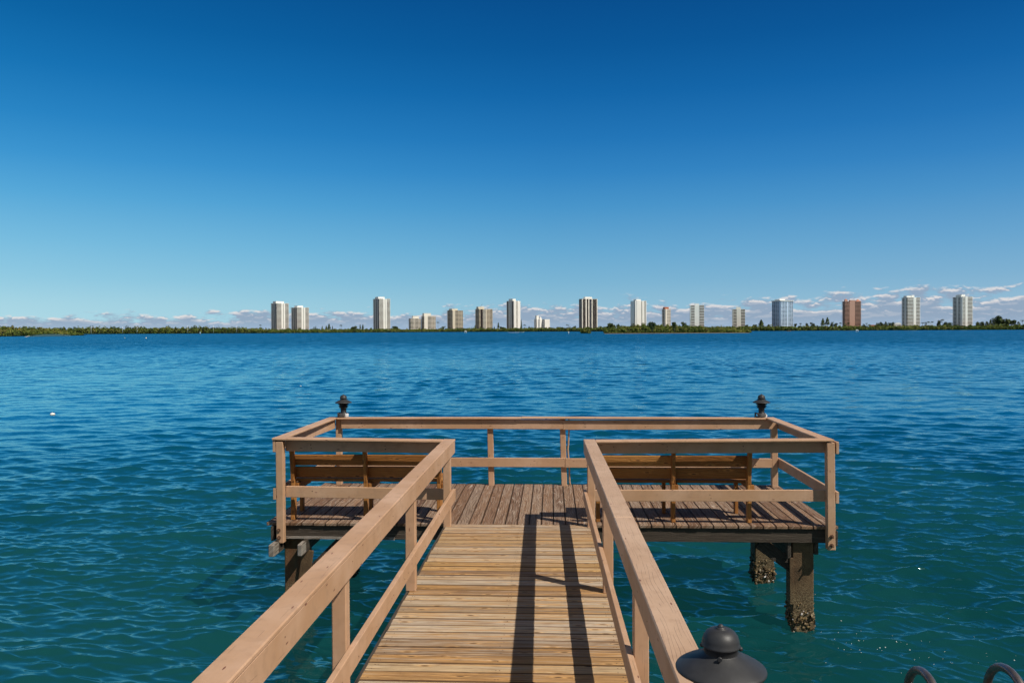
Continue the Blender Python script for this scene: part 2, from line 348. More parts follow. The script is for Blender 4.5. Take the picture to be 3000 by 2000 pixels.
# ------------------------------------------------------------------ water
def water():
    H=CAMZ-WZ
    rows=[2.0]
    while rows[-1]<330:
        y=rows[-1];rows.append(y+min(max(.024,y*y/(801*H)*.62),.30 if y<75 else .30+(y-75)*.0035))
    rows=np.array(rows);nx=1150
    u=np.linspace(-.86,.76,nx)
    Y=np.repeat(rows[:,None],nx,1);X=(Y+1.5)*u[None,:]
    dyl=np.gradient(rows)[:,None]
    Z=np.zeros_like(Y);DX=np.zeros_like(Y);DY=np.zeros_like(Y)
    rg=np.random.default_rng(3);main=math.radians(-98) # travel direction
    mod=.8+.55*np.sin(X*.11+1.3*np.sin(Y*.07))*np.sin(Y*.09+X*.03)
    for lam in np.geomspace(.11,5.0,170):
        lam*=rg.uniform(.9,1.1);k=2*math.pi/lam
        th=main+rg.normal()*(.50 if lam>.8 else .36)
        kx,ky=k*math.cos(th),k*math.sin(th)
        amp=(.0064 if lam<.35 else .0052 if lam<.6 else .0042)*lam if lam<.9 else .0036*lam**.3*(1 if lam<1.6 else (1.6/lam)**.9)
        ly=2*math.pi/max(abs(ky),1e-3)
        wgt=np.clip((ly/dyl-2.0)/2.0,0,1);m=wgt[:,0]>0
        p0=rg.uniform(0,6.28)
        if not m.any():continue
        ph=kx*X[m]+ky*Y[m]+p0
        a=amp*wgt[m]*(mod[m] if lam<1.5 else 1)
        Z[m]+=a*np.sin(ph);c=a*np.cos(ph)*.9;DX[m]+=c*math.cos(th);DY[m]+=c*math.sin(th)
    edge=np.clip((325-Y)/120,0,1);Z*=edge
    X2=X+DX;Y2=Y+DY
    nr=len(rows);n=nr*nx
    V=np.stack([X2,Y2,Z],2).reshape(-1,3)
    # far sheet continues to the horizon; sides and back too
    far=np.array([170,260,420,800,1600,3200,7000,14000.]);uf=np.linspace(-4,4,41)
    FV=[];
    idx=np.arange(n).reshape(nr,nx)
    q=np.stack([idx[:-1,:-1],idx[:-1,1:],idx[1:,1:],idx[1:,:-1]],-1).reshape(-1,4)
    V=V.astype(np.float32)
    me=bpy.data.meshes.new('water')
    # build outer sheets
    ov=[];of=[]
    def sheet(x0,x1,y0,y1,m,k,z=0):
        b=n+len(ov)
        for j in range(k+1):
            for i in range(m+1):
                ov.append((x0(j/k)+(x1(j/k)-x0(j/k))*i/m,y0+(y1-y0)*j/k,z))
        for j in range(k):
            for i in range(m):
                a=b+j*(m+1)+i;of.append((a,a+1,a+m+2,a+m+1))
    yl=lambda y0,y1:(lambda t:y0+(y1-y0)*t)
    sheet(lambda t:-14000,lambda t:14000,329.3,14000,2,2,-.012)
    sheet(lambda t:-14000,lambda t:(2+328*t+1.5)*-.857,2,329.9,2,5,-.02)
    sheet(lambda t:(2+328*t+1.5)*.757,lambda t:14000,2,329.9,2,5,-.02)
    V=np.concatenate([V,np.array(ov,dtype=np.float32)]);q=np.concatenate([q,np.array(of)]).astype(np.int32)
    me.vertices.add(len(V));me.vertices.foreach_set('co',V.ravel())
    me.loops.add(q.size);me.loops.foreach_set('vertex_index',q.ravel())
    me.polygons.add(len(q));me.polygons.foreach_set('loop_start',np.arange(0,q.size,4,dtype=np.int32))
    me.polygons.foreach_set('use_smooth',np.ones(len(q),dtype=bool));me.update(calc_edges=True)
    t=NT('bay_water');g=t.n('ShaderNodeNewGeometry');P=g.outputs['Position'];x,y,z=t.sep(P)
    # distance from the pier drives how rough the unresolved ripples look
    dist=t.math('SQRT',t.math('ADD',t.math('MULTIPLY',x,x),t.math('MULTIPLY',y,y)))
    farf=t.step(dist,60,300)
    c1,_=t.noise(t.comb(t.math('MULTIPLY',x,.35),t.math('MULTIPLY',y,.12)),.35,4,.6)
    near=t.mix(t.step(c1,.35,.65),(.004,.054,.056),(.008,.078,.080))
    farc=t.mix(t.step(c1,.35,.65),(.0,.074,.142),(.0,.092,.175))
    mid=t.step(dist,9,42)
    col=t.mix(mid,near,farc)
    # slope noise for ripples smaller than the mesh
    na,ca=t.noise(t.comb(t.math('MULTIPLY',x,1.0),t.math('MULTIPLY',y,3.0),0),4.2,5,.66)
    nb,cb=t.noise(t.comb(t.math('MULTIPLY',x,.45),t.math('MULTIPLY',y,1.3),5),.8,9,.74)
    def cen(c,s):
        v=t.n('ShaderNodeVectorMath',operation='SUBTRACT');t.l(c,v.inputs[0]);v.inputs[1].default_value=(.5,.5,.5)
        m_=t.n('ShaderNodeVectorMath',operation='MULTIPLY');t.l(v.outputs[0],m_.inputs[0]);m_.inputs[1].default_value=s
        return m_.outputs[0]
    va=cen(ca,(.12,.34,0));vb=cen(cb,(.8,1.5,0))
    sc2=t.n('ShaderNodeVectorMath',operation='SCALE');t.l(vb,sc2.inputs[0]);t.l(farf,sc2.inputs['Scale'])
    ad=t.n('ShaderNodeVectorMath',operation='ADD');t.l(va,ad.inputs[0]);t.l(sc2.outputs[0],ad.inputs[1])
    # waves that face the viewer's shore dominate what one sees at a distance
    tl=t.n('ShaderNodeVectorMath',operation='SCALE');tl.inputs[0].default_value=(0,-.17,0);t.l(farf,tl.inputs['Scale'])
    a2=t.n('ShaderNodeVectorMath',operation='ADD');t.l(ad.outputs[0],a2.inputs[0]);t.l(tl.outputs[0],a2.inputs[1])
    a3=t.n('ShaderNodeVectorMath',operation='ADD');t.l(a2.outputs[0],a3.inputs[0]);t.l(g.outputs['Normal'],a3.inputs[1])
    nm=t.n('ShaderNodeVectorMath',operation='NORMALIZE');t.l(a3.outputs[0],nm.inputs[0]);t.l(nm.outputs[0],t.b.inputs['Normal'])
    # brighter sky reflection to the left, put into the water colour
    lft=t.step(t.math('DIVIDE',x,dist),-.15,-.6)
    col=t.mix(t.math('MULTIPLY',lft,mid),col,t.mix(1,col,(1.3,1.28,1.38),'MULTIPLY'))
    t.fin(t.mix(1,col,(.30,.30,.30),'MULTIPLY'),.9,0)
    # faint emission stands in for light scattered back out of the water body
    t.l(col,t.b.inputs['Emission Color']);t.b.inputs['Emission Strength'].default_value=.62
    gl=t.n('ShaderNodeBsdfGlossy');t.val(gl.inputs['Color'],(.56,.93,1,1));t.val(gl.inputs['Roughness'],t.math('MULTIPLY_ADD',farf,.14,.07));t.l(nm.outputs[0],gl.inputs['Normal'])
    fr=t.n('ShaderNodeFresnel');fr.inputs['IOR'].default_value=1.52;t.l(nm.outputs[0],fr.inputs['Normal'])
    mx=t.n('ShaderNodeMixShader');t.l(fr.outputs[0],mx.inputs[0]);t.l(t.b.outputs[0],mx.inputs[1]);t.l(gl.outputs[0],mx.inputs[2]);t.l(mx.outputs[0],t.out.inputs[0])
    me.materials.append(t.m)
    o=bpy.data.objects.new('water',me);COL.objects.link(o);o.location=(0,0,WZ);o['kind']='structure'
water()
# sea bed under the bay, keeps the deep water closed
mb=MB();mb.quad((-14000,-60,0),(14000,-60,0),(14000,14000,0),(-14000,14000,0));sb=mb.build('seabed',simple('sea_mud',(.05,.06,.04),.9));sb.location=(0,0,WZ-3);sb['kind']='structure'

# ------------------------------------------------------------------ pier
XL,XR,YF,YB,ZR=-3.368,3.291,9.488,12.03,1.02
DXL,DXR,DYF,DYB=-3.476,3.388,9.572,12.10
xl=lambda y:-1.162-.0067*(9.49-y)
xr=lambda y:.383+.0122*(9.49-y)
Y0=2.05
pier=empty('wooden_pier',((XL+XR)/2,10.8,WZ),0,'weathered wooden pier with tan painted handrails ending in a wide T shaped platform','pier')
class PP(MB):
    pass
OFF=Vector(pier.location)
def pbuild(mb,name,mats,parent=None,origin=None):
    """build in world coordinates, store relative to the parent"""
    o=mb.build(name,mats,None)
    o.parent=parent or pier
    o.matrix_parent_inverse=Matrix.Translation(-OFF)
    return o
def sub(mb,name,mats,parent):
    o=mb.build(name,mats,None);o.parent=parent;return o
# walkway deck
mb=MB();y=9.56;i=0
while y>Y0:
    p=.1435;dz=random.uniform(-.0025,.0015);yc=y-p/2
    ta=random.uniform(-.003,.003);r=random.random()
    x0=xl(yc)-.098+random.uniform(-.008,.004);x1=xr(yc)+.118+random.uniform(-.006,.008)
    mb.bar((x0,yc+ta,-.018+dz),(x1,yc-ta,-.018+dz+random.uniform(-.001,.001)),.1365,.036,.006,r=r)
    for sx in(x0+.05,x0+.075,-.38,-.36,x1-.1,x1-.075):
        for dy_ in(-.035,.035):
            mb.lathe([(0,.0012),(.0045,.0008),(.0055,-.001)],(sx+random.uniform(-.008,.008),yc+dy_+random.uniform(-.005,.005),dz),7,mi=1) if random.random()<.55 else None
    y-=p
pbuild(mb,'walkway_deck',[M_WALK,M_RUST])
# platform deck
mb=MB();x=DXL
while x<DXR-.02:
    p=min(.1457,DXR-x);ye=random.uniform(-.012,.012)
    mb.bar((x+p/2+random.uniform(-.002,.002),DYF+random.uniform(-.004,.004),-.018+random.uniform(-.002,.001)),(x+p/2,DYB+ye,-.018+random.uniform(-.002,.001)),p-.0075,.036,.004)
    x+=p
pbuild(mb,'platform_deck',M_PLAT)
# rim joists and inner joists
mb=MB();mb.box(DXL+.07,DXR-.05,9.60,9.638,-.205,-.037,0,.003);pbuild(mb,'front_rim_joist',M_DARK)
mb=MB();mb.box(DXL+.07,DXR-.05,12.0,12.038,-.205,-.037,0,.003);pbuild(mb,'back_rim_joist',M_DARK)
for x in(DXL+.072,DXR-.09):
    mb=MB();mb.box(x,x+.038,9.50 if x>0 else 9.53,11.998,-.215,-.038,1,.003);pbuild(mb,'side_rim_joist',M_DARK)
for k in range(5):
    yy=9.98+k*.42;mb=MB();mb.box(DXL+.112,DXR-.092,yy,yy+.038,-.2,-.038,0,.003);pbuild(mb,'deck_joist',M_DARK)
# sun-bleached sill under the left front joist
mb=MB();mb.bar((-3.24,9.605,-.187),(-1.9,9.605,-.196),.016,.034,.003);pbuild(mb,'bleached_joist_edge',M_GREYW)
# walkway stringers and side fascias
for fx in(lambda y:xl(y)-.080,lambda y:-.37,lambda y:xr(y)+.1):
    mb=MB();mb.bar((fx(9.58),9.585,-.13),(fx(Y0),Y0,-.13),.038,.18,.003);pbuild(mb,'walkway_stringer',M_DARK)
mb=MB();mb.bar((xl(9.4)-.112,9.4,-.055),(xl(Y0)-.112,Y0,-.055),.022,.105,.003);pbuild(mb,'walkway_fascia',M_DARK)
# posts
def post(x0,x1,y0,y1,z0,z1,lean=0,name='post',bolts=None,mat=None):
    mb=MB();cx=(x0+x1)/2;cy=(y0+y1)/2
    mb.bar((cx,cy,z0),(cx+lean,cy,z1),y1-y0,x1-x0,.006,(1,0,0));o=pbuild(mb,name,mat or M_PAINT)
    if bolts:
        for (bx,bz) in bolts:
            b=MB();b.tube([(bx,y0-.001,bz),(bx,y0-.012,bz)],.022,14);b.tube([(bx,y0-.012,bz),(bx,y0-.05,bz-.004)],.011,10)
            b.lathe([(0,0),(.016,0),(.016,.012),(0,.012)],(0,0,0),6) if False else None
            sub(b,'bolt',M_RUST,o)
    return o
CT=ZR-.026
def cap_z(x):   # front rails sag towards the walkway
    return ZR
post(-3.325,-3.236,9.497,9.588,-.235,CT,0,'corner_post',[(-3.293,-.075),(-3.29,-.165)])
post(3.222,3.313,9.497,9.588,-.264,CT,-.012,'corner_post',[(3.265,-.10),(3.264,-.205)])
post(-3.264,-3.178,11.97,12.055,-.2,CT,0,'corner_post')
post(3.243,3.33,11.93,12.02,-.2,CT,-.01,'corner_post')
post(-.943,-.858,11.968,12.05,-.2,CT,-.022);post(.152,.236,11.968,12.05,-.2,CT,-.03)
for yy in(9.44,7.06,4.72,2.4):
    a=xl(yy);post(a-.127,a-.038,yy,yy+.089,0.0 if yy<9 else -.03,CT,0)
    a=xr(yy);post(a+.038,a+.127,yy,yy+.089,0.0 if yy<9 else -.03,CT if yy>3 else 1.13,0)
# under-deck leg of the walkway junction posts
# handrail caps
def cap(A,B,wd=.14,mat=None,label=None):
    mb=MB();mb.bar(A,B,wd,.026,.007);o=pbuild(mb,'handrail_cap',mat or M_PAINT)
    if label:o['label']=label
    return o
zc=ZR-.013
cap((XL,YF+.07,zc+.018),(xl(YF)-.141,YF+.07,zc-.008))
cap((xr(YF)+.141,YF+.07,zc-.008),(XR,YF+.07,zc+.014))
cap((XL+.07,YF+.141,zc+.016),(XL+.07,YB,zc))
cap((XR-.07,YF+.141,zc+.012),(XR-.07,YB,zc))
cap((XL+.141,YB-.07,zc),(-.45,YB-.07,zc+.004));cap((-.448,YB-.07,zc+.009),(XR-.141,YB-.07,zc))
cap((xl(YF+.14)-.07,YF+.14,zc-.006),(xl(Y0)-.07,Y0,zc))
cap((xr(YF+.14)+.07,YF+.14,zc-.006),(xr(5.6)+.07,5.602,zc),mat=M_PAINTC,label='cracked handrail cap')
cap((xr(5.6)+.07,5.598,zc-.001),(xr(2.45)+.07,2.46,zc+.002),mat=M_PAINTC,label='cracked handrail cap')
# rail beams under the caps
def beam(A,B,h=.14,t=.036,name='rail_beam',mat=None):
    mb=MB();mb.bar(A,B,t,h,.004)
    if abs(A[0]-B[0])>1:      # nail pairs in the face towards the shore
        x=min(A[0],B[0])+.32;A_=A if A[0]<B[0] else B;B_=B if A[0]<B[0] else A
        while x<B_[0]-.1:
            z=A_[2]+(B_[2]-A_[2])*(x-A_[0])/(B_[0]-A_[0])
            for dz_ in(-.03,.012):
                if random.random()<.85:
                    xx=x+random.uniform(-.01,.01);mb.tube([(xx,A[1]-t/2+.001,z+dz_),(xx,A[1]-t/2-.0015,z+dz_)],random.uniform(.0045,.0075),8,mi=1)
            x+=random.choice([.62,.9,1.05])
    else:
        y=min(A[1],B[1])+.3;sx=1 if A[0]<0 else -1
        while y<max(A[1],B[1])-.1:
            q=(y-A[1])/(B[1]-A[1]);x=A[0]+(B[0]-A[0])*q;z=A[2]+(B[2]-A[2])*q+random.uniform(-.03,.03)
            mb.tube([(x+sx*(t/2-.001),y,z),(x+sx*(t/2+.0015),y,z)],random.uniform(.003,.005),8,mi=1);y+=random.choice([.5,.8,1.2])
    return pbuild(mb,name,[mat or M_PAINT,M_RUST])
zb=CT-.072
beam((-3.235,9.608,zb+.014),(xl(9.5)-.045,9.608,zb-.008))
beam((xr(9.5)+.045,9.608,zb-.008),(3.236,9.608,zb+.012))
beam((-3.345,9.5,zb+.016),(-3.283,11.965,zb));beam((3.333,9.5,zb+.01),(3.352,12.03,zb),t=.034)
beam((XL+.2,11.947,zb+.002),(.17,11.947,zb-.004));beam((.172,11.947,zb-.012),(3.24,11.947,zb))
beam((xl(9.62)-.0215,9.628,zb-.005),(xl(Y0)-.0215,Y0,zb),t=.033)
beam((xr(9.62)+.0215,9.628,zb-.005),(xr(Y0)+.0215,2.39,zb),t=.033)
# lower rails
def low(A,B,t=.035,h=.136):return beam(A,B,h,t,'lower_rail')
low((-3.235,9.607,.372),(xl(9.5)-.128,9.607,.348))
low((xr(9.5)+.128,9.607,.342),(3.221,9.607,.356))
low((-3.345,9.5,.36),(-3.283,11.965,.355));low((3.333,9.5,.352),(3.352,12.03,.352))
low((-3.2,11.947,.35),(.197,11.947,.35));low((.203,11.947,.345),(3.24,11.947,.352))
low((xl(9.62)-.016,9.60,.35),(xl(Y0)-.016,Y0,.35),.038)
low((xr(9.62)+.016,9.60,.345),(xr(Y0)+.016,2.39,.335),.038)
# conduit beside the back post
mb=MB();mb.tube([(.264,11.99,.99),(.264,11.99,.84),(.252,12.0,.6),(.245,12.0,.55),(.264,12.0,.3),(.27,12.02,0.05),(.29,12.03,-.05)],.0115,8)
pbuild(mb,'conduit',M_COND)
# piles with oyster crust
def pile(x0,x1,y0,y1,ztop,crust=260,name='pile'):
    mb=MB();mb.box(x0,x1,y0,y1,WZ-2.9,ztop,2,.012);o=pbuild(mb,name,M_CONC)
    s=MB()
    for k in range(crust):
        z=WZ+max(-.12,min(.42,random.gauss(.11,.12)))
        side=random.randrange(4);t=random.random()
        if side==0:p=Vector((x0+(x1-x0)*t,y0,z));nrm=Vector((0,-1,0))
        elif side==1:p=Vector((x0+(x1-x0)*t,y1,z));nrm=Vector((0,1,0))
        elif side==2:p=Vector((x0,y0+(y1-y0)*t,z));nrm=Vector((-1,0,0))
        else:p=Vector((x1,y0+(y1-y0)*t,z));nrm=Vector((1,0,0))
        sz=random.uniform(.010,.025)*(1.25 if z<WZ+.2 else .7);d=(nrm+Vector([random.uniform(-.8,.8) for _ in range(3)])).normalized()
        a=d.orthogonal().normalized();b=d.cross(a);th=sz*random.uniform(.25,.6);n0=len(s.v);m=6
        p=p+nrm*random.uniform(-.005,.02)
        for kk in range(m):
            q=6.283*kk/m;rr=sz*random.uniform(.7,1.2);s.v.append(tuple(p+a*math.cos(q)*rr+b*math.sin(q)*rr*.7))
        s.v.append(tuple(p+d*th*1.6));s.v.append(tuple(p-d*th))
        r=random.random()**1.35
        for kk in range(m):
            k2=(kk+1)%m;s.face([n0+kk,n0+k2,n0+m],[(0,0)]*3,r);s.face([n0+k2,n0+kk,n0+m+1],[(0,0)]*3,r)
    tag(sub(s,'oyster_crust',M_SHELL,o),kind='stuff');return o
pr=pile(2.862,3.115,9.665,9.93,-.21,420);pile(2.895,3.165,11.55,11.82,-.21,420)
pl_=pile(-3.285,-3.02,9.665,9.93,-.21,260);pile(-3.15,-2.88,11.55,11.82,-.21,260)
pile(-1.20,-.94,9.9,10.16,-.21,120);pile(.2,.46,9.9,10.16,-.21,120)
for yy in(5.6,):
    pile(-1.18,-.93,yy,yy+.25,-.24,120);pile(.3,.55,yy,yy+.25,-.24,120)
# split cap beams clamping the piles, their ends sticking out, and knee braces
def cb(x,y0,y1,z0=-.345,z1=-.207,t=.068,mat=M_DARK,endmat=M_GREYW):
    mb=MB();mb.box(x,x+t,y0+.03,y1,z0,z1,1,.004);o=pbuild(mb,'cap_beam',mat)
    e=MB();e.box(x-.001,x+t+.001,y0,y0+.17,z0-.001,z1+.001,1,.008);sub(e,'beam_end',endmat,o)
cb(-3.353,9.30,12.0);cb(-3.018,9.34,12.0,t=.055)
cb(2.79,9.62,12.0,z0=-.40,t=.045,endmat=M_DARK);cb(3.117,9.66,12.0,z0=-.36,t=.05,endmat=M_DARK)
for (xa,xb,yy) in((-3.03,-2.55,9.70),(2.88,2.48,9.72),(2.9,2.5,11.6)):
    mb=MB();mb.bar((xa,yy,-.72 if xa<0 else -.52),(xb,yy,-.235),.04,.15,.004);pbuild(mb,'knee_brace',M_DARK)
mb=MB();mb.bar((-3.14,9.635,-1.5),(-2.98,9.635,-.35),.03,.14,.004);pbuild(mb,'knee_brace',M_CONC)
mb=MB();mb.bar((2.848,9.652,-.40),(2.85,9.652,-.95),.035,.05,.004);pbuild(mb,'batten',M_CONC)

# ------------------------------------------------------------------ benches
def bench(x0,label):
    ln=1.86;root=empty('wooden_bench',(x0,9.765,0),0,label,'bench','wooden benches facing the water on the platform')
    for k in range(3):
        mb=MB();xx=.025+k*(ln-.05)/2
        mb.bar((xx,-.02,0),(xx,-.004,.50),.048,.085,.004,up=(0,1,0));mb.bar((xx,-.01,.47),(xx,-.088,.975),.044,.085,.004,up=(0,1,0))
        o=mb.build('upright',M_BENCH,root)
        mb=MB();mb.box(xx-.02-.045,xx+.02-.045,.42,.505,0,.405,2,.004);mb.build('leg',M_BENCH,root)
        mb=MB();mb.box(xx+.028,xx+.066,-.02,.5,.36,.45,1,.004);mb.build('seat_bearer',M_BENCH,root)
    for (z0,z1) in((.512,.645),(.665,.798),(.838,.975)):
        mb=MB();zm=(z0+z1)/2;yy=.052-.155*(zm-.5)
        for (xa,xb) in((0,ln*.5-.003),(ln*.5+.003,ln)):mb.bar((xa,yy,zm),(xb,yy,zm),.034,z1-z0,.005,up=(0,-.155,1))
        mb.build('backrest_board',M_BENCH,root)
    mb=MB()
    for k in range(3):mb.box(-.01,ln+.01,.075+k*.145,.075+k*.145+.138,.452,.488,0,.005)
    mb.build('seat',M_BENCH,root)
    return root
bench(-3.215,'brown wooden bench behind the left handrail of the pier platform')
bench(.535,'brown wooden bench behind the right handrail of the pier platform')

# ------------------------------------------------------------------ lamps
def lamp(x,y,zbase,label,white=True,rz=0):
    root=empty('post_lamp',(x,y,zbase),rz,label,'lamp','black hooded lamps on the pier rails')
    mb=MB();mb.lathe([(.0,.069),(.004,.068),(.0075,.065),(.0088,.061),(.0088,.0605),(.0135,.0600),(.0145,.0575),(.0145,.0568),(.022,.0560),(.032,.0525),(.041,.0455),(.0475,.036),(.0513,.025),(.0525,.013),(.0545,.010),(.0525,.007),(.047,.005),(.047,-.014)],(0,0,.272),48)
    d=mb.build('dome',M_LAMP,root)
    mb=MB();mb.lathe([(.0465,-.011),(.050,-.014),(.080,-.028),(.105,-.041),(.119,-.0495),(.1245,-.0535),(.1262,-.057),(.1255,-.061),(.122,-.060),(.1195,-.058),(.09,-.045),(.045,-.02)],(0,0,.272),64)
    mb.build('shade',M_LAMP,root)
    for k in range(3):
        a=math.radians(-112+120*k);mb=MB();c,s_=math.cos(a),math.sin(a)
        mb.tube([(c*.045,s_*.045,.264),(c*.058,s_*.058,.264)],.0028,8)
        mb.tube([(c*.056,s_*.056,.264),(c*.060,s_*.060,.264),(c*.066,s_*.066,.264)],[.0045,.0068,.006],10);mb.build('thumb_screw',M_LAMP,root)
    mb=MB();pf=[(.04,.235)]
    for k in range(3):
        z=.198-k*.026;pf+=[(.055,z+.012),(.083-.007*k,z-.006),(.084-.007*k,z-.009),(.06-.004*k,z-.004)]
    pf+=[(.045,.13),(.044,.118)]
    mb.lathe(pf,(0,0,0),40);mb.build('louvre',M_LAMPD,root)
    mb=MB();mb.lathe([(.044,.125),(.042,.07),(.048,.062),(.058,.058),(.058,.05),(0,.05)],(0,0,0),28);mb.build('neck',M_LAMPD,root)
    mb=MB();mb.box(-.045,.066,-.055,.055,.0,.042,2,.004);mb.box(-.03,.052,-.05,.05,.04,.056,2,.004);mb.build('mounting_block',M_WHITEP,root)
    mb=MB()
    for k in range(4):
        mb.tube([(-.074,-.06,.006+.014*k),(-.03,-.067,.010+.013*k),(.02,-.066,.016+.011*k),(.045,-.062,.021+.01*k)],[.008,.010,.008,.003],8)
    mb.tube([(-.07,-.06,.0),(-.07,.06,.0),(-.07,.06,.055),(-.07,-.06,.055)],.012,8);mb.build('tape_wrap',M_TAPE,root)
    return root
lamp(-3.145,11.985,1.026,'black hooded lamp on white block on the far left rail corner of the pier')
lamp(3.10,11.985,1.026,'black hooded lamp on white block on the far right rail corner of the pier',rz=.15)
lamp(.477,2.285,1.148,'large charcoal hooded lamp close up beside the right handrail',rz=math.radians(8))

# ------------------------------------------------------------------ ladder and seawall in front
mb=MB();mb.box(-9,9,-2.0,4.86,-3.9,-.32,0,.02);o=mb.build('seawall',M_CONC);tag(o,'concrete seawall that the pier starts from','seawall')
lad=empty('swim_ladder',(2.25,5.0,-.32),0,'grey steel swim ladder with two arched handrails at the bottom right','ladder')
for k,(xx,dy) in enumerate(((2.235,0),(2.735,.02))):
    mb=MB();pts=[(xx,4.62,-.33),(xx,4.68,-.1)]
    cy,cz,ra=4.90,.012,.24
    pts=[(xx,cy-ra-.13,-.34),(xx,cy-ra-.07,-.17)]
    for a in range(0,181,12):
        q=math.radians(180-a);pts.append((xx,cy+dy+ra*math.cos(q),cz+ra*math.sin(q)+.02*(k)))
    pts+=[(xx,cy+dy+ra,-.3),(xx,cy+dy+ra,-1.9)]
    # soften the lead-in
    mb.tube(pts,.0245,20);o=mb.build('handrail',M_STEEL,lad);o.matrix_parent_inverse=Matrix.Translation(-Vector(lad.location))
for k in range(5):
    mb=MB();z=-.55-.28*k;mb.bar((2.24,5.135,z),(2.73,5.15,z),.075,.03,.006);o=mb.build('rung',M_STEEL,lad);o.matrix_parent_inverse=Matrix.Translation(-Vector(lad.location))

# ------------------------------------------------------------------ floats, bubbles
def float_ball(px,py,r,label,squash=.8,stain=True):
    p=at(px,py,Z=WZ);root=empty('mooring_float',p,0,label,'float','white floats on the bay')
    k=12;mb=MB();mb.lathe([(r*math.cos(math.radians(a))*1.0,r*squash*math.sin(math.radians(a))) for a in range(90,-1,-15)],(0,0,r*.35),24);mb.build('float_body',simple('white_float_paint',(.8,.76,.7),.5),root)
    mb=MB();mb.lathe([(r*1.0,r*.35),(r*.96,r*.1),(r*.82,-r*.15),(r*.5,-r*.35),(0,-r*.45)],(0,0,0),24);mb.build('algae_band',simple('algae_stain',(.33,.17,.04),.8,var=.6,scale=4),root)
float_ball(154,1216,.10,'round white float with an orange brown base, largest of the floats at the left')
float_ball(428,991,.42,'small white float far off near the left shore')
float_ball(366,990,.24,'tiny white float left of the other far one near the left shore')
float_ball(881,1131,.045,'tiny pale float above the left pier lamp')
mb=MB()
for k in range(64):
    u_=random.random();px=2330+random.gauss(300,190);py=1890+random.gauss(0,34)+(px-2600)*.05
    if not(2300<px<3050 and 1780<py<1995):continue
    p=at(px,py,Z=WZ+.03);r=random.choice([.003,.004,.005,.006,.009]);
    mb.lathe([(0,r*.5),(r*.6,r*.4),(r,0),(r*.9,-r*.4)],tuple(p),7)
fo=mb.build('foam_bubbles',simple('white_foam',(.42,.5,.47),.6));tag(fo,'scattered white foam bubbles drifting on the water','foam',kind='stuff')

# ------------------------------------------------------------------ far land
def foliage_mat(name,cols):
    t=NT(name);r=t.attr('rnd');c=t.ramp(r,[(i/(len(cols)-1),x) for i,x in enumerate(cols)])
    g=t.n('ShaderNodeNewGeometry');n,_=t.noise(g.outputs['Position'],.035,3,.6)
    c=t.mix(t.step(n,.35,.68),c,t.mix(1,c,(.62,.72,.7),'MULTIPLY'))
    t.fin(c,.75,.15);return t.m
M_MANG=foliage_mat('mangrove_leaves',[(.03,.05,.014),(.065,.095,.02),(.11,.145,.03),(.17,.175,.04),(.20,.15,.055)])
M_ISL=foliage_mat('island_leaves',[(.03,.05,.013),(.07,.10,.02),(.12,.15,.03),(.19,.19,.04),(.20,.14,.055)])
M_TREE=foliage_mat('dark_tree_leaves',[(.022,.036,.018),(.045,.065,.025),(.075,.10,.035),(.10,.115,.04)])
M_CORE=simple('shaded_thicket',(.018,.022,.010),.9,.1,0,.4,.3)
M_BARK=simple('grey_bark',(.14,.11,.08),.9,.1)
M_LAND=simple('sandy_soil',(.16,.13,.08),.9,.1,0,.4,.05)
M_SAND=simple('pale_sand',(.55,.50,.42),.9,.1,0,.2,.2)
SH=[(-500,980),(240,978.6),(520,977.2),(800,975.8),(1050,974),(1300,972.2),(1600,971),(1900,970.5),(2300,969),(2600,967.4),(3000,965.6),(3500,963.3)]
def shore_pt(px):
    for a,b in zip(SH,SH[1:]):
        if px<=b[0]:
            t=(px-a[0])/(b[0]-a[0]);y=a[1]+(b[1]-a[1])*t;break
    return at(px,y,Z=WZ)
def top_h(px): # height of the mangrove belt over the water
    pts=[(-500,13),(600,13),(720,11.5),(790,8.2),(1250,8.0),(1350,9.2),(1700,9.6),(1900,9.3),(2500,9.0),(3500,9.8)]
    for a,b in zip(pts,pts[1:]):
        if px<=b[0]:return a[1]+(b[1]-a[1])*(px-a[0])/(b[0]-a[0])
pxs=list(range(-500,3501,100))
mb=MB();P=[shore_pt(p) for p in pxs]
for a,b in zip(P,P[1:]):
    da=Vector((a.x,a.y,0)).normalized();db=Vector((b.x,b.y,0)).normalized()
    a1=a+da*5+Vector((0,0,.7));b1=b+db*5+Vector((0,0,.7));a2=a+da*60+Vector((0,0,1.4));b2=b+db*60+Vector((0,0,1.4));a3=a+da*6000;b3=b+db*6000;a3.z=b3.z=WZ+1.4
    mb.quad(a-Vector((0,0,.6)),b-Vector((0,0,.6)),b1,a1);mb.quad(a1,b1,b2,a2);mb.quad(a2,b2,b3,a3)
o=mb.build('far_shore_ground',M_LAND);o['kind']='structure'
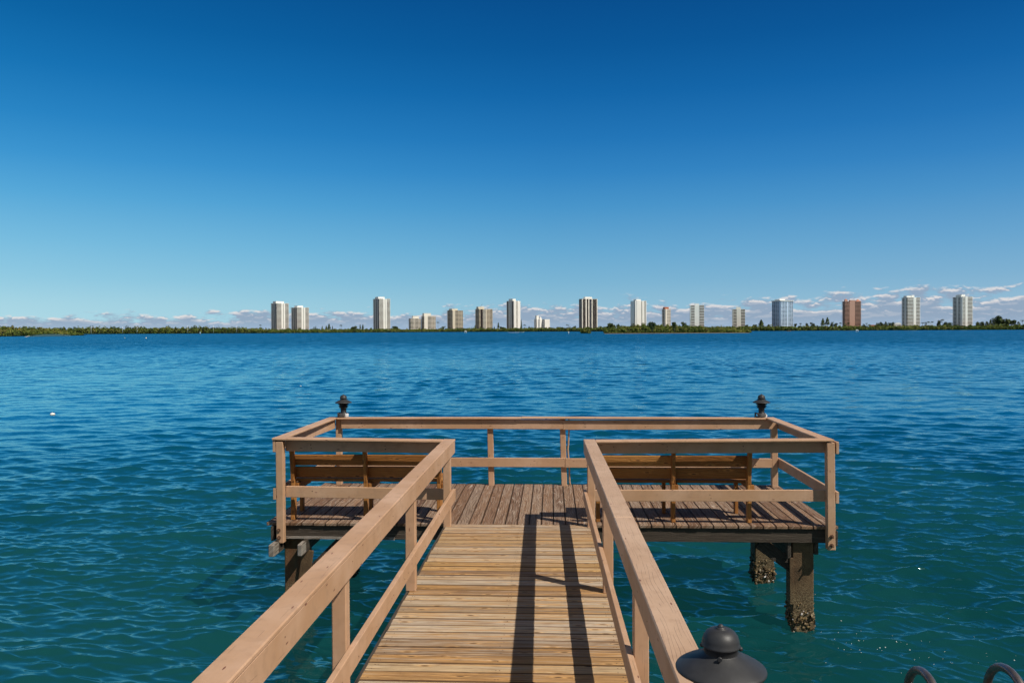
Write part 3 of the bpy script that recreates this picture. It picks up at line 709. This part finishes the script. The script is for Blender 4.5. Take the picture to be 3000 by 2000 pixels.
def thicket(name,label,spots,leaf,nleaf,mat,kind='stuff',seed=0):
    """spots: (x,y,zbase,rx,rz)  -> one foliage mass with dark cores"""
    Ps=[];Ns=[];Ss=[];Rs=[];core=MB()
    for (x,y,zb,rx,h) in spots:
        tone=RNG.uniform(0,1)
        m=int(nleaf*RNG.uniform(.8,1.2))
        nb=4
        for k in range(nb):
            c=(x+RNG.uniform(-.6,.6)*rx,y+RNG.uniform(-.5,.5)*rx,zb+h*RNG.uniform(.35,.74));rad=(rx*RNG.uniform(.45,.8),rx*RNG.uniform(.45,.8),h*RNG.uniform(.2,.34))
            p,n=crown_points(c,rad,m//nb);Ps.append(p);Ns.append(n+np.array([0,0,.5]));Ss.append(RNG.uniform(.55,1.2,len(p))*leaf)
            Rs.append(np.clip(tone*.55+RNG.uniform(0,.45,len(p))+(p[:,2]-zb)/h*.12-.05,0,1))
        # low skirt
        c=(x,y-rx*.3,zb+h*.22);p,n=crown_points(c,(rx,rx*.7,h*.25),m//3);Ps.append(p);Ns.append(n);Ss.append(RNG.uniform(.5,1,len(p))*leaf);Rs.append(np.clip(tone*.4+RNG.uniform(0,.35,len(p)),0,1))
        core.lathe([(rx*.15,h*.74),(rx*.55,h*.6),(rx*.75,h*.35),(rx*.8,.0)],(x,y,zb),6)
    me=leafmesh(name,np.concatenate(Ps),np.concatenate(Ns),np.concatenate(Ss),np.concatenate(Rs),mat)
    o=bpy.data.objects.new(name,me);COL.objects.link(o)
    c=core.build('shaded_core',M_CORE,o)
    tag(o,label,'mangroves',kind=kind);return o
def belt(px0,px1,step,rows,hmul=1):
    out=[];px=px0
    while px<px1:
        s=shore_pt(px);d=Vector((s.x,s.y,0)).normalized();D=math.hypot(s.x,s.y)
        for r_ in range(rows):
            hh=top_h(px)*1.25*hmul*random.uniform(.72,1.04)*(.72+.14*r_ if rows>1 else 1)
            if random.random()<.05:hh*=1.18
            q=s+d*(3+r_*9+random.uniform(-3,3));out.append((q.x+random.uniform(-3,3),q.y,WZ+.2,random.uniform(3.4,6.2),hh))
        px+=step*random.uniform(.7,1.3)*1500/D
    return out
thicket('mangrove_belt','dense low green mangrove belt lining the whole far shore',belt(-250,3250,6.5,3),1.15,90,M_MANG)
# island
isl=[]
def outline(px):  # top y in photo pixels -> height
    pts=[(1775,962),(1800,955),(1840,951),(1880,946),(1912,943),(1950,947),(2000,950),(2040,952),(2080,957),(2120,955),(2150,959),(2185,962),(2200,966)]
    for a,b in zip(pts,pts[1:]):
        if px<=b[0]:return a[1]+(b[1]-a[1])*(px-a[0])/(b[0]-a[0])
    return 966
px=1778
base=[]
while px<2192:
    yb=977-(px-1778)*.0045*1.2
    pass
    for r_ in range(3):
        s=at(px,yb-.3,Z=WZ);s=s+Vector((s.x,s.y,0)).normalized()*(4+r_*9)
        tp=at(px,outline(px)+random.uniform(-2,5),Y=s.y)
        isl.append((s.x+random.uniform(-1,1),s.y,WZ+.1,random.uniform(2.2,3.8),(tp.z-WZ)*(.7+.15*r_)))
    px+=8.5*random.uniform(.7,1.3)
for px in(1706,1713,1721,1727):
    s=at(px,976.3,Z=WZ);isl.append((s.x,s.y,WZ-.2,random.uniform(1.6,2.3),at(px,random.uniform(962,967),Y=s.y).z-WZ))
thicket('mangrove_island','low mangrove island in the middle of the bay before the right hand towers',isl,.52,330,M_ISL)
mb=MB();a=at(1772,977.4,Z=WZ);b=at(2196,975.2,Z=WZ)
N=26
for k in range(N):
    t0,t1=k/N,(k+1)/N;p0=a.lerp(b,t0);p1=a.lerp(b,t1);w0=1.0+.5*math.sin(k*1.7);w1=1.0+.5*math.sin((k+1)*1.7)
    f0=p0+Vector((0,-w0,-.1));f1=p1+Vector((0,-w1,-.1));m0=p0+Vector((0,2,.35));m1=p1+Vector((0,2,.35));e0=p0+Vector((0,34,.4));e1=p1+Vector((0,34,.4))
    mb.quad(f0,f1,m1,m0);mb.quad(m0,m1,e1,e0)
o=mb.build('island_ground',simple('muddy_bank',(.2,.15,.09),.9,.1,0,.5,.4));o['kind']='structure'
# roots / stems at the island's edge
# left point with sand
lp=[];px=-120
def lout(px):
    pts=[(-200,954),(20,954),(60,957),(95,957),(150,959),(200,966),(238,976)]
    for a_,b_ in zip(pts,pts[1:]):
        if px<=b_[0]:return a_[1]+(b_[1]-a_[1])*(px-a_[0])/(b_[0]-a_[0])
    return 976
while px<232:
    yb=985.5-(max(px,0))*.013
    for r_ in range(4):
        s=at(px,yb,Z=WZ);s=s+Vector((s.x,s.y,0)).normalized()*(9+r_*11)
        tp=at(px,lout(px)+random.uniform(-2,4),Y=s.y)
        lp.append((s.x+random.uniform(-1.5,1.5),s.y,WZ+.2,random.uniform(2.4,4.2),max(1.5,(tp.z-WZ)*(.66+.12*r_))))
    px+=9*random.uniform(.7,1.3)
thicket('mangrove_point','olive mangrove point with a sandy edge at the far left of the bay',lp,.62,260,M_ISL)
mb=MB();a=at(-140,986.8,Z=WZ);b=at(245,982.3,Z=WZ)
for k in range(N):
    t0,t1=k/N,(k+1)/N;p0=a.lerp(b,t0);p1=a.lerp(b,t1)
    mb.quad(p0+Vector((0,-1+.8*math.sin(k),-.1)),p1+Vector((0,-1+.8*math.sin(k+1),-.1)),p1+Vector((0,9,.6)),p0+Vector((0,9,.6)));mb.quad(p0+Vector((0,9,.6)),p1+Vector((0,9,.6)),p1+Vector((0,70,.8)),p0+Vector((0,70,.8)))
o=mb.build('point_ground',M_LAND);o['kind']='structure'
mb=MB();a=at(70,986.4,Z=WZ+.35);b=at(205,984.0,Z=WZ+.35)
for k in range(16):
    t0,t1=k/16,(k+1)/16;p0=a.lerp(b,t0);p1=a.lerp(b,t1);w0=6*abs(math.sin(math.pi*t0))**.5;w1=6*abs(math.sin(math.pi*t1))**.5 if t1<1 else 0
    mb.quad(p0+Vector((0,-.6*w0,.0)),p1+Vector((0,-.6*w1,.0)),p1+Vector((0,4,.05+.3*w1)),p0+Vector((0,4,.05+.3*w0)))
o=mb.build('sand_beach',M_SAND);o['kind']='structure'

# ------------------------------------------------------------------ towers
def mt(name,c,rough=.6):return simple(name,c,rough,.3,0,.08,.05)
WH=mt('white_stucco',(.80,.79,.75));CR=mt('cream_stucco',(.62,.56,.45));PK=mt('pink_stucco',(.44,.26,.20));OFFW=mt('ivory_stucco',(.72,.69,.62))
BW=mt('cool_white_stucco',(.50,.63,.80));BRN=mt('brown_stucco',(.20,.14,.10))
G1=simple('brown_glass',(.12,.075,.045),.25,.6,0,.4,.15);G2=simple('dark_blue_glass',(.012,.02,.042),.3,.3,0,.4,.15);G3=simple('grey_glass',(.08,.12,.18),.2,.5,0,.4,.15);G4=simple('dark_brown_glass',(.026,.02,.022),.3,.3,0,.4,.15)
TERRA=mt('terracotta_tiles',(.42,.14,.075))
TOWERS=[]
GND=WZ+1.4
def tower(name,label,pxl,pxr,ytop,D,phi,frac,front,side,wall,floors,pent=(),extra=None,group='apartment towers along the far shore',base_y=None,parapet=.9):
    """frac: share of the visible width taken by the left (side) face; front/side: list of (u0,u1,kind,glass)
       kinds: w solid wall, b balconies, g window grid, s dark slot, p projecting pier"""
    pc=at((pxl+pxr)/2,960,Y=D)
    a=at(pxl,960,Y=D);b=at(pxr,960,Y=D);wpx=b.x-a.x;H=at((pxl+pxr)/2,ytop,Y=D).z-GND
    view=math.atan2((a.x+b.x)/2,D)      # viewing azimuth
    ph=math.radians(phi)
    rot=ph-view
    vf=wpx*math.cos(view)*(1-frac);vs=wpx*math.cos(view)*frac
    Wd=vf/math.cos(ph);Dp=vs/max(.05,math.sin(ph)) if frac>0.02 else Wd*.7
    Dp=min(Dp,60)
    # local frame: front face on y=0 facing -y from x=0..Wd ; side face on x=0 from y=0..Dp
    cx=a.x+wpx*frac
    root=empty(name,(cx,D,GND),rot,label,'building',group)
    fh=H/floors
    core=MB();core.box(1.6,Wd-1.6,1.6,Dp-1.2,0,H-.3,2,.01);core.build('core_wall',wall,root)
    wl=MB();gl={}
    def add(face,u0,u1,kind,gm):
        L=Wd if face=='f' else Dp
        p0,p1=u0*L,u1*L
        def bx(m,s0,s1,d0,d1,z0,z1):   # s along face, d depth inward
            if s1-s0<.02:return
            if face=='f':m.box(s0,s1,d0,d1,z0,z1,2,.01)
            else:m.box(d0,d1,L-s1,L-s0,z0,z1,2,.01)
        if kind=='w':bx(wl,p0,p1,0,1.7,0,H)
        elif kind=='p':bx(wl,p0,p1,-.9,1.7,0,H+.8)
        elif kind=='s':bx(gl.setdefault(gm,MB()),p0+.02,p1-.02,1.2,1.7,0,H-.4)
        elif kind=='b':
            bx(gl.setdefault(gm,MB()),p0+.02,p1-.02,1.25,1.7,0,H-.4)
            m=MB();h1=fh*.33
            n_=len(m.v)
            bx(m,p0,p1,-.7 if True else 0,-.45,0,h1);bx(m,p0,p1,-.69,1.2,-.22,-.005)
            first=m.build('balcony',wall,root);first.location.z=fh*.02+fh*0
            for k in range(1,floors):
                c=first.copy();COL.objects.link(c);c.parent=root;c.location=(0,0,fh*k+fh*.02)
            bx(wl,p0,p1,-.69,1.6,H-.45,H+.4)
        elif kind=='d':
            bx(gl.setdefault(gm,MB()),p0+.02,p1-.02,.15,1.7,0,H-.4)
            m=MB();bx(m,p0,p1,-.25,.6,-.10,.10)
            first=m.build('floor_slab',wall,root);first.location.z=.3
            for k in range(1,floors):
                c=first.copy();COL.objects.link(c);c.parent=root;c.location=(0,0,fh*k)
            bx(wl,p0,p1,-.02,1.5,H-.5,H)
        elif kind=='g':
            bx(gl.setdefault(gm,MB()),p0+.02,p1-.02,.5,.9,0,H-.4)
            m=MB();bx(m,p0,p1,0,.5,0,fh*.40)
            first=m.build('spandrel',wall,root)
            for k in range(1,floors):
                c=first.copy();COL.objects.link(c);c.parent=root;c.location=(0,0,fh*k)
            nn=max(2,int((p1-p0)/4.0))
            for k in range(nn+1):
                s=p0+(p1-p0)*k/nn;bx(wl,max(p0,s-.3),min(p1,s+.3),-.03,.6,0,H)
            bx(wl,p0,p1,-.02,1.5,H-.5,H)
        elif kind=='h':  # horizontal joints only
            bx(wl,p0,p1,0,1.7,0,H)
    for q in front:add('f',*q)
    for q in side:add('s',*q)
    # back and right walls
    wl.box(1.0,Wd-.5,Dp-1.25,Dp-.1,0,H-.02,2,.01);wl.box(Wd-1.65,Wd-.02,1.75,Dp-1.3,0,H-.01,2,.01)
    wl.build('wall',wall,root)
    for g_,m in gl.items():m.build('glazing',g_,root)
    rf=MB();rf.box(.1,Wd-.1,.1,Dp-.2,H-.28,H+.12,0,.01);rf.build('roof',wall,root)
    for (q0,q1,yt,mat_) in pent:
        m=MB();x0=(at(q0,960,Y=D).x-cx)/max(.3,math.cos(rot));x1=(at(q1,960,Y=D).x-cx)/max(.3,math.cos(rot))
        z1=at((q0+q1)/2,yt,Y=D).z-GND
        x0=max(.2,min(x0,Wd-2));x1=max(x0+2,min(x1,Wd-.3))
        m.box(x0,x1,Dp*.15,Dp*.7,H+.12,z1,2,.02);m.build('penthouse',mat_ or wall,root)
    if extra:extra(root,Wd,Dp,H,cx,D,rot)
    TOWERS.append(((pxl+pxr)/2,label,name))
    return root
def hip(x0,x1,y0,y1,h0,h1):
    def f(root,Wd,Dp,H,cx,D,rot):
        m=MB();X0,X1=x0*Wd,x1*Wd;Y0_,Y1_=y0*Dp,y1*Dp;c=((X0+X1)/2,(Y0_+Y1_)/2,H+h1)
        cs=[(X0,Y0_,H+h0),(X1,Y0_,H+h0),(X1,Y1_,H+h0),(X0,Y1_,H+h0)]
        for k in range(4):
            n0=len(m.v);m.v+=[cs[k],cs[(k+1)%4],c];m.face([n0,n0+1,n0+2],[(0,0)]*3,0)
        m.build('tiled_roof',TERRA,root)
    return f
def antennas(xs,h):
    def f(root,Wd,Dp,H,cx,D,rot):
        for x in xs:
            m=MB();m.tube([(x*Wd,Dp*.4,H),(x*Wd,Dp*.4,H+h)],.28,6);m.build('antenna',WH,root)
    return f
def crane(root,Wd,Dp,H,cx,D,rot):
    m=MB();m.tube([(Wd*.22,Dp*.4,H),(Wd*.22,Dp*.4,H+7)],.5,6);m.tube([(Wd*.20,Dp*.4,H+6),(Wd*.36,Dp*.4,H+15)],.32,6);m.build('crane_arm',G4,root)
def plate(root,Wd,Dp,H,cx,D,rot):
    m=MB();m.box(-2.2,Wd+1.5,-1.6,Dp,H+.5,H+1.9,0,.02);m.build('cornice',WH,root)
twin_f=[(0,.40,'b',G1),(.40,.54,'w',0),(.54,.575,'s',G4),(.575,.70,'w',0),(.70,.93,'b',G1),(.93,1,'b',G1)]
twin_s=[(0,.36,'b',G2),(.36,.46,'w',0),(.46,.66,'d',G2),(.66,.76,'w',0),(.76,1,'d',G2)]  # darker glass and slabs put the left face's shade into its colour
tower('apartment_tower','white striped tower at the far left of the skyline, taller of the two neighbours',794,847,888,2010,26,.31,twin_f,twin_s,WH,25,[(811,829,882,None)])
tower('apartment_tower','shorter white striped tower just right of the leftmost tower',853,906,900.5,2030,26,.31,twin_f,twin_s,WH,21,[(873,886,895,None)])
tower('apartment_tower','tall white striped tower standing alone above the left pier lamp',1093,1144,875,2150,27,.34,twin_f,twin_s,WH,29,[(1111,1127,869,None)])
tower('apartment_block','low cream block of balconies, lower left half of the joined pair',1197,1234,933,2300,24,.16,[(0,.30,'b',G4),(.30,.45,'g',G1),(.45,.75,'b',G4),(.75,1,'g',G1)],[(0,1,'b',G4)],OFFW,10,[(1210,1226,925,None)])
tower('apartment_block','low cream block of balconies, taller right half of the joined pair',1234,1277,925.5,2310,30,.22,[(0,.3,'w',0),(.3,.6,'b',G4),(.6,1,'g',G1)],[(0,1,'b',G4)],OFFW,12,[(1244,1262,917,None)])
tower('apartment_tower','mid height yellowish tower with dark left side and checkered right side',1310,1357,909,2290,33,.35,[(0,.25,'w',0),(.25,.56,'b',G2),(.56,1,'g',G4)],[(0,.55,'b',G2),(.55,1,'g',G1)],CR,16,[(1325,1342,904,None)])
tower('apartment_tower','yellowish tower with a small crane on its roof',1392,1444,905,2300,30,.22,[(0,.12,'b',G1),(.12,.28,'s',G4),(.28,.50,'g',G3),(.50,.56,'w',0),(.56,.86,'g',G1),(.86,1,'b',G1)],[(0,1,'b',G4)],CR,18,[(1402,1419,898,None)],crane)
tower('apartment_tower','tall slim tower, dark windowed left half and plain white right half, antennas on top',1484,1525,881,2280,44,.52,[(0,.34,'w',0),(.34,.62,'g',G1),(.62,1,'w',0)],[(0,.08,'w',0),(.08,.28,'d',G4),(.28,.40,'w',0),(.40,.58,'g',G4),(.58,.70,'w',0),(.70,.90,'d',G4),(.90,1,'w',0)],WH,26,[(1498,1514,875,None)],antennas((.05,.15,.3),7))
tower('church_building','small white building with sharp upright fins',1565,1588,934,2200,40,.3,[(0,.35,'w',0),(.35,.55,'s',G3),(.55,1,'w',0)],[(0,1,'w',0)],WH,6,[(1573,1580,924,None),(1583,1587,928,None)],group=None)
tower('office_block','small white block with a flat front right of the finned building',1588,1611,935,2205,35,.35,[(0,1,'h',0)],[(0,1,'g',G3)],WH,7,group=None)
tower('apartment_tower','tall dark glass tower with white piers, nearest the middle of the skyline',1696,1751,875,2150,28,.17,[(0,.05,'w',0),(.05,.22,'d',G4),(.22,.30,'p',0),(.30,.40,'s',G4),(.40,.46,'p',0),(.46,.62,'d',G2),(.62,.68,'w',0),(.68,.95,'d',G4),(.95,1,'w',0)],[(0,1,'d',G2)],OFFW,27,[(1716,1737,869,WH)])
tower('apartment_tower','tall plain white tower behind the left part of the mangrove island',1847,1894,881,1850,25,.30,[(0,.12,'w',0),(.12,.42,'p',0),(.42,.56,'w',0),(.56,.62,'s',G4),(.62,.84,'w',0),(.84,.92,'s',G4),(.92,1,'w',0)],[(0,.8,'w',0),(.8,1,'s',G4)],WH,24,[(1866,1881,876,None)])
tower('apartment_tower','narrow cream tower with a red tiled top behind the island',1939,1965,905,1950,40,.4,[(0,.3,'w',0),(.3,.6,'g',G4),(.6,1,'g',G1)],[(0,.6,'b',G4),(.6,1,'w',0)],OFFW,15,[(1943,1962,899,TERRA)])
tower('apartment_tower','tower striped brown and white on both sides of a plain white centre',2021,2063,894,1700,8,.03,[(0,.32,'b',G1),(.32,.66,'w',0),(.66,1,'b',G1)],[(0,1,'w',0)],WH,16,[(2036,2048,889,None)])
tower('apartment_tower','shorter grey white tower with a tall central shaft over the right end of the island',2145,2183,906,1700,8,.03,[(0,.33,'b',G4),(.33,.66,'p',0),(.66,1,'b',G4)],[(0,1,'w',0)],OFFW,14,[(2157,2170,899,None)])
tower('apartment_tower','wide pale blue and white tower with a flat overhanging roof',2261,2324,882,1700,40,.42,[(0,.30,'g',G3),(.30,.52,'g',G3),(.52,.6,'w',0),(.6,1,'g',G3)],[(0,.4,'g',G2),(.4,.8,'g',G3),(.8,1,'w',0)],BW,22,[(2283,2306,876,WH)],plate)
def pinkx(root,Wd,Dp,H,cx,D,rot):
    hip(.66,1.0,.0,.5,0,5.0)(root,Wd,Dp,H,cx,D,rot);hip(.0,.2,.0,.4,3,6.0)(root,Wd,Dp,H,cx,D,rot)
    m=MB();m.box(.02*Wd,.18*Wd,.02*Dp,.38*Dp,H,H+3,2,.01);m.build('turret',PK,root)
    m=MB();m.box(.34*Wd,.64*Wd,.02*Dp,.6*Dp,H+.12,H+3,2,.01);m.build('penthouse',PK,root)
tower('apartment_tower','pink tower with red tiled roof corners, the only pink one',2467,2523,883,1700,28,.14,[(0,.30,'b',G4),(.30,.64,'w',0),(.64,1,'b',G4)],[(0,1,'b',G2)],PK,22,(),pinkx)
tower('apartment_tower','white balcony tower, second from the right end of the skyline',2641,2696,871.5,1700,33,.31,[(0,.47,'b',G1),(.47,.66,'p',0),(.66,1,'b',G1)],[(0,.5,'b',G4),(.5,.7,'w',0),(.7,1,'b',G4)],WH,23,[(2674,2683,864,None),(2652,2673,866,None)])
tower('apartment_tower','white balcony tower at the right end of the skyline',2790,2850,869.5,1700,36,.49,[(0,.27,'b',G1),(.27,.47,'p',0),(.47,1,'b',G1)],[(0,.4,'b',G2),(.4,.55,'w',0),(.55,.8,'b',G2),(.8,1,'w',0)],WH,24,[(2822,2833,862,None),(2808,2821,864,None)])
# low houses between the trees
def house(px0,px1,yt,D,label,roofm,wallm):
    D=shore_pt(px0).y+42
    a=at(px0,960,Y=D);b=at(px1,960,Y=D);h=at(px0,yt,Y=D).z-GND;root=empty('house',(a.x,D,GND),0,label,'house')
    wd=b.x-a.x;m=MB();m.box(0,wd,0,9,0,h*.7,0,.02);m.build('wall',wallm,root)
    m=MB();poly=[(-.6,h*.7),(wd+.6,h*.7),(wd*.8,h),(wd*.2,h)];m.prism(poly,-.5,9.5);m.build('roof',roofm,root)
    m=MB();n=3
    for k in range(n):m.box(wd*(k+.3)/n,wd*(k+.7)/n,-.05,.1,h*.3,h*.55,0,.01)
    m.build('window',G4,root)
house(2551,2567,951.5,1600,'low house with an orange tiled roof right of the pink tower',TERRA,OFFW)
house(2620,2641,945,1640,'long low white house left of the second tower from the right end',WH,WH)
house(2714,2734,947,1640,'low house with a pale grey roof right of the second tower from the right end',BW,OFFW)
house(1502,1517,960,2150,'small white house at the foot of the tower with antennas',WH,WH)
# ------------------------------------------------------------------ trees above the belt
def tree_obj(kind,px,yt,wpx,D,label):
    top=at(px,yt,Y=D);h=top.z-GND;k=D/F_PX;R=wpx*k/2
    nm={'round':'broadleaf_tree','pine':'pine_tree','palm':'palm_tree','cone':'conifer_tree'}[kind]
    root=empty(nm,(top.x,D,GND),0,label,'tree' if kind!='palm' else 'palm','trees rising above the far shore')
    m=MB();m.tube([(0,0,0),(.3,0,h*.4),(.1,0,h*(.93 if kind=='palm' else .8))],[.45,.35,.2],6);m.build('trunk',M_BARK,root)
    Ps=[];Ns=[];Ss=[]
    if kind=='palm':
        n=13
        for j in range(n):
            a=6.283*j/n+random.uniform(-.2,.2);el_=random.uniform(-.35,.8)
            for s_ in np.linspace(.1,1,8):
                r_=R*s_;z=h*.93+R*.75*(math.sin(el_)*s_*1.3-.85*s_*s_)
                Ps.append([math.cos(a)*r_,math.sin(a)*r_,z]);Ns.append([random.gauss(0,.4),random.gauss(0,.8),1]);Ss.append(max(.4,R*.20*(1.15-s_*.6)))
        Ps=np.array(Ps);Ns=np.array(Ns);Ss=np.array(Ss)
    elif kind in('cone','pine'):
        n=260 if kind=='cone' else 170;zz=np.sqrt(RNG.uniform(0,1,n)) if kind=='cone' else RNG.uniform(0,1,n)
        z=h*(1-zz*(.85 if kind=='cone' else .6));rr=R*(zz**.7)*RNG.uniform(.45,1.05,n)
        if kind=='pine':rr*=.65+.5*np.abs(np.sin(zz*9+px))
        a=RNG.uniform(0,6.28,n);Ps=np.stack([np.cos(a)*rr,np.sin(a)*rr,z],1);Ns=np.stack([np.cos(a),np.sin(a),RNG.normal(.5,.5,n)],1);Ss=RNG.uniform(.5,1.0,n)*max(.7,R*.28)
    else:
        A=[];B=[]
        for j in range(11):
            c=(random.uniform(-.68,.68)*R,random.uniform(-.4,.4)*R,h*random.uniform(.34,.84));p,n_=crown_points(c,(R*.42,R*.42,h*.15),44);A.append(p);B.append(n_)
        Ps=np.concatenate(A);Ns=np.concatenate(B);Ss=RNG.uniform(.6,1.1,len(Ps))*max(.6,R*.16)
    me=leafmesh('crown',Ps,Ns+np.array([0,0,.4]),Ss,RNG.uniform(0,1,len(Ps)),M_TREE);o=bpy.data.objects.new('crown',me);COL.objects.link(o);o.parent=root
TR=[(763,950,7,'palm'),(920,957,7,'pine'),(925,955,5,'pine'),(944,954,6,'pine'),(956,954,9,'pine'),(964,949,13,'pine'),(974,955,6,'pine'),(999,951,9,'palm'),(1038,954,22,'round'),(1055,950,7,'pine'),(1063,950,9,'pine'),(1086,959,8,'round'),(1158,955,26,'round'),(1283,942,9,'palm'),(1296,956,12,'round'),(1304,955,6,'palm'),
(1392,952,7,'pine'),(1448,957,7,'pine'),(1460,945,10,'pine'),(1473,953,17,'round'),(1527,932,8,'cone'),(1537,950,9,'palm'),(1550,956,9,'pine'),(1568,959,8,'round'),(1612,957,12,'round'),(1644,955,13,'round'),(1661,949,6,'palm'),(1666,951,5,'palm'),(1683,953,10,'round'),(1787,946,34,'round'),(1811,947,12,'round'),
(1911,940,24,'round'),(1975,941,12,'round'),(2005,942,18,'round'),(2187,948,12,'round'),(2212,946,14,'round'),(2230,937,20,'pine'),(2252,949,12,'round'),(2330,946,9,'round'),(2345,946,9,'palm'),(2365,945,12,'round'),(2380,943,14,'round'),(2411,933,16,'pine'),(2424,930,17,'pine'),(2436,941,12,'round'),(2448,944,12,'round'),(2462,944,9,'palm'),
(2485,945,10,'palm'),(2530,948,7,'palm'),(2539,946,7,'palm'),(2547,949,7,'palm'),(2572,944,13,'round'),(2583,942,14,'round'),(2594,941,13,'round'),(2606,943,12,'round'),(2617,942,14,'round'),(2703,944,10,'palm'),(2712,943,9,'palm'),(2720,941,10,'palm'),(2731,941,9,'palm'),(2752,936,14,'round'),(2761,934,11,'palm'),(2772,942,18,'round'),(2784,942,14,'round'),(2866,941,16,'round'),(2878,941,14,'round'),(2893,940,12,'round'),(2902,936,13,'pine'),(2914,930,18,'round'),(2938,924,38,'round'),(2955,931,22,'round'),(2971,934,18,'round'),(2985,940,12,'round'),(2996,937,12,'palm')]
kn={'round':'bushy dark green tree','pine':'feathery dark pine','palm':'slender palm','cone':'tall narrow cone shaped conifer'}
tw=sorted(TOWERS);names={}
short=['the leftmost tower','the second tower from the left','the lone tall striped tower','the low cream block','the low cream block','the checkered yellowish tower','the crane topped tower','the tower with antennas','the finned white building','the flat white block','the dark glass tower','the plain white tower','the red topped narrow tower','the brown striped tower','the shaft topped grey tower','the wide blue white tower','the pink tower','the second tower from the right','the rightmost tower']
ordn=['nearest','second nearest','third nearest','fourth nearest','fifth nearest','sixth nearest','seventh nearest','eighth nearest','ninth nearest','tenth nearest','eleventh nearest','twelfth nearest']
key={}
for t_ in TR:
    j=min(range(len(tw)),key=lambda q:abs(tw[q][0]-t_[0]));side='left' if t_[0]<tw[j][0] else 'right'
    key.setdefault((short[j],side,t_[3]),[]).append((abs(tw[j][0]-t_[0]),t_))
for (sname,side,kd),lst in key.items():
    lst.sort()
    for q,(dd,t_) in enumerate(lst):
        px,yt,wd,_=t_
        if 1900<px<1990:D=735
        elif px<1250:D=1580
        elif px<1850:D=1990
        else:D=1560
        if not 1900<px<1990:D=shore_pt(px).y+45
        lab=f"{kn[kd]} on the far shore, {side} of {sname}" if len(lst)==1 else f"{kn[kd]}, {ordn[q]} one {side} of {sname}"
        tree_obj(kd,px,yt,wd,D,lab)
# ------------------------------------------------------------------ poles, markers, boats
POLES=[(272,957,'first'),(364,957,'second'),(406,955,'third'),(554,954,'fourth'),(629,954,'fifth'),(697,954,'sixth')]
for px,yt,nn in POLES:
    D=1500;t_=at(px,yt,Y=D);h=t_.z-GND;root=empty('utility_pole',(t_.x,D-6,GND),0,f'thin pale pole rising from the left shore trees, {nn} from the left','pole','pale poles in the left shore trees')
    m=MB();m.tube([(0,0,0),(0,0,h)],.17,6);m.build('shaft',WH,root);m=MB();m.bar((-1,0,h*.93),(1,0,h*.93),.2,.25,.01);m.build('crossarm',WH,root)
for px,y0,y1,lab,w_ in((587,981.5,972.5,'thin grey channel marker with a square board off the left shore',.55),(1364,975.8,968.5,'white boxy channel marker on legs left of the speedboat',1.3),(2511,971.5,965,'white boxy channel marker on legs below the pink tower',1.3),(1666,977.5,971,'slim white channel buoy left of the mangrove island',.45)):
    p=at(px,y0,Z=WZ);h=at(px,y1,Y=p.y).z-WZ;root=empty('channel_marker',p,0,lab,'marker','channel markers on the bay')
    if w_>1:
        for sx in(-1,1):
            m=MB();m.tube([(sx*w_*.8,0,-1),(sx*w_*.8,0,h*.55)],.2,6);m.build('leg',WH,root)
        m=MB();m.box(-w_,w_,-.6,.6,h*.5,h*.85,0,.02);m.build('platform_box',WH,root);m=MB();m.box(-w_*.55,w_*.55,-.5,.5,h*.86,h,0,.02);m.build('sign_board',WH,root)
        m=MB();m.box(-w_*.55,w_*.55,-.66,-.62,h*.5,h*.68,0,.01);m.build('dark_opening',G4,root)
    else:
        m=MB();m.tube([(0,0,-1),(0,0,h)],.16,8);m.build('post',WH if px>1000 else M_BARK,root);m=MB();m.box(-w_,w_,-.22,-.17,h*.6,h,0,.02);m.build('sign_board',WH if px>1000 else BW,root)
def boat(px,py,L,label,wake,colr,rz=0):
    p=at(px,py,Z=WZ);root=empty('speedboat',p,rz,label,'boat','boats on the bay')
    m=MB();secs=[(-L/2,.75,.0,.75),(-L*.1,.95,-.05,.8),(L*.25,.8,.0,.95),(L*.42,.4,.25,1.1),(L/2,.03,.7,1.2)]
    for (x0,w0,k0,d0),(x1,w1,k1,d1) in zip(secs,secs[1:]):
        for s_ in(-1,1):
            m.quad((x0,0,k0),(x1,0,k1),(x1,s_*w1,d1),(x0,s_*w0,d0))
        m.quad((x0,-w0,d0),(x1,-w1,d1),(x1,w1,d1),(x0,w0,d0))
    m.quad((-L/2,-.75,.75),(-L/2,.75,.75),(-L/2,.2,0),(-L/2,-.2,0));m.build('hull',colr,root)
    m=MB();m.box(-L*.12,L*.12,-.5,.5,.8,1.4,0,.05);m.build('console',G3,root)
    m=MB();m.tube([(L*.02,-.1,.8),(L*.02,-.1,1.9)],[.3,.18],8);m.build('windscreen',G1,root)
    if wake:
        m=MB()
        for k in range(60):
            x=-L/2-random.random()**1.3*wake;r=random.uniform(.15,.5);m.lathe([(0,r*.5),(r*.7,r*.35),(r*1.3,-.05)],(x,random.uniform(-1,1)*(.4-x*.06),0),6)
        wk=m.build('wake_foam',simple('wake_foam',(.8,.83,.85),.6),None);wk.location=p;wk.rotation_euler=(0,0,rz);tag(wk,'white foamy wake trailing the small speedboat','foam',kind='stuff')
boat(1528,973.6,8.5,'small pale speedboat running right ahead of a white wake',17,OFFW)
boat(2311,970.2,7,'low orange boat below the wide blue white tower',0,simple('orange_hull',(.45,.16,.06)))
bpy.context.view_layer.update()
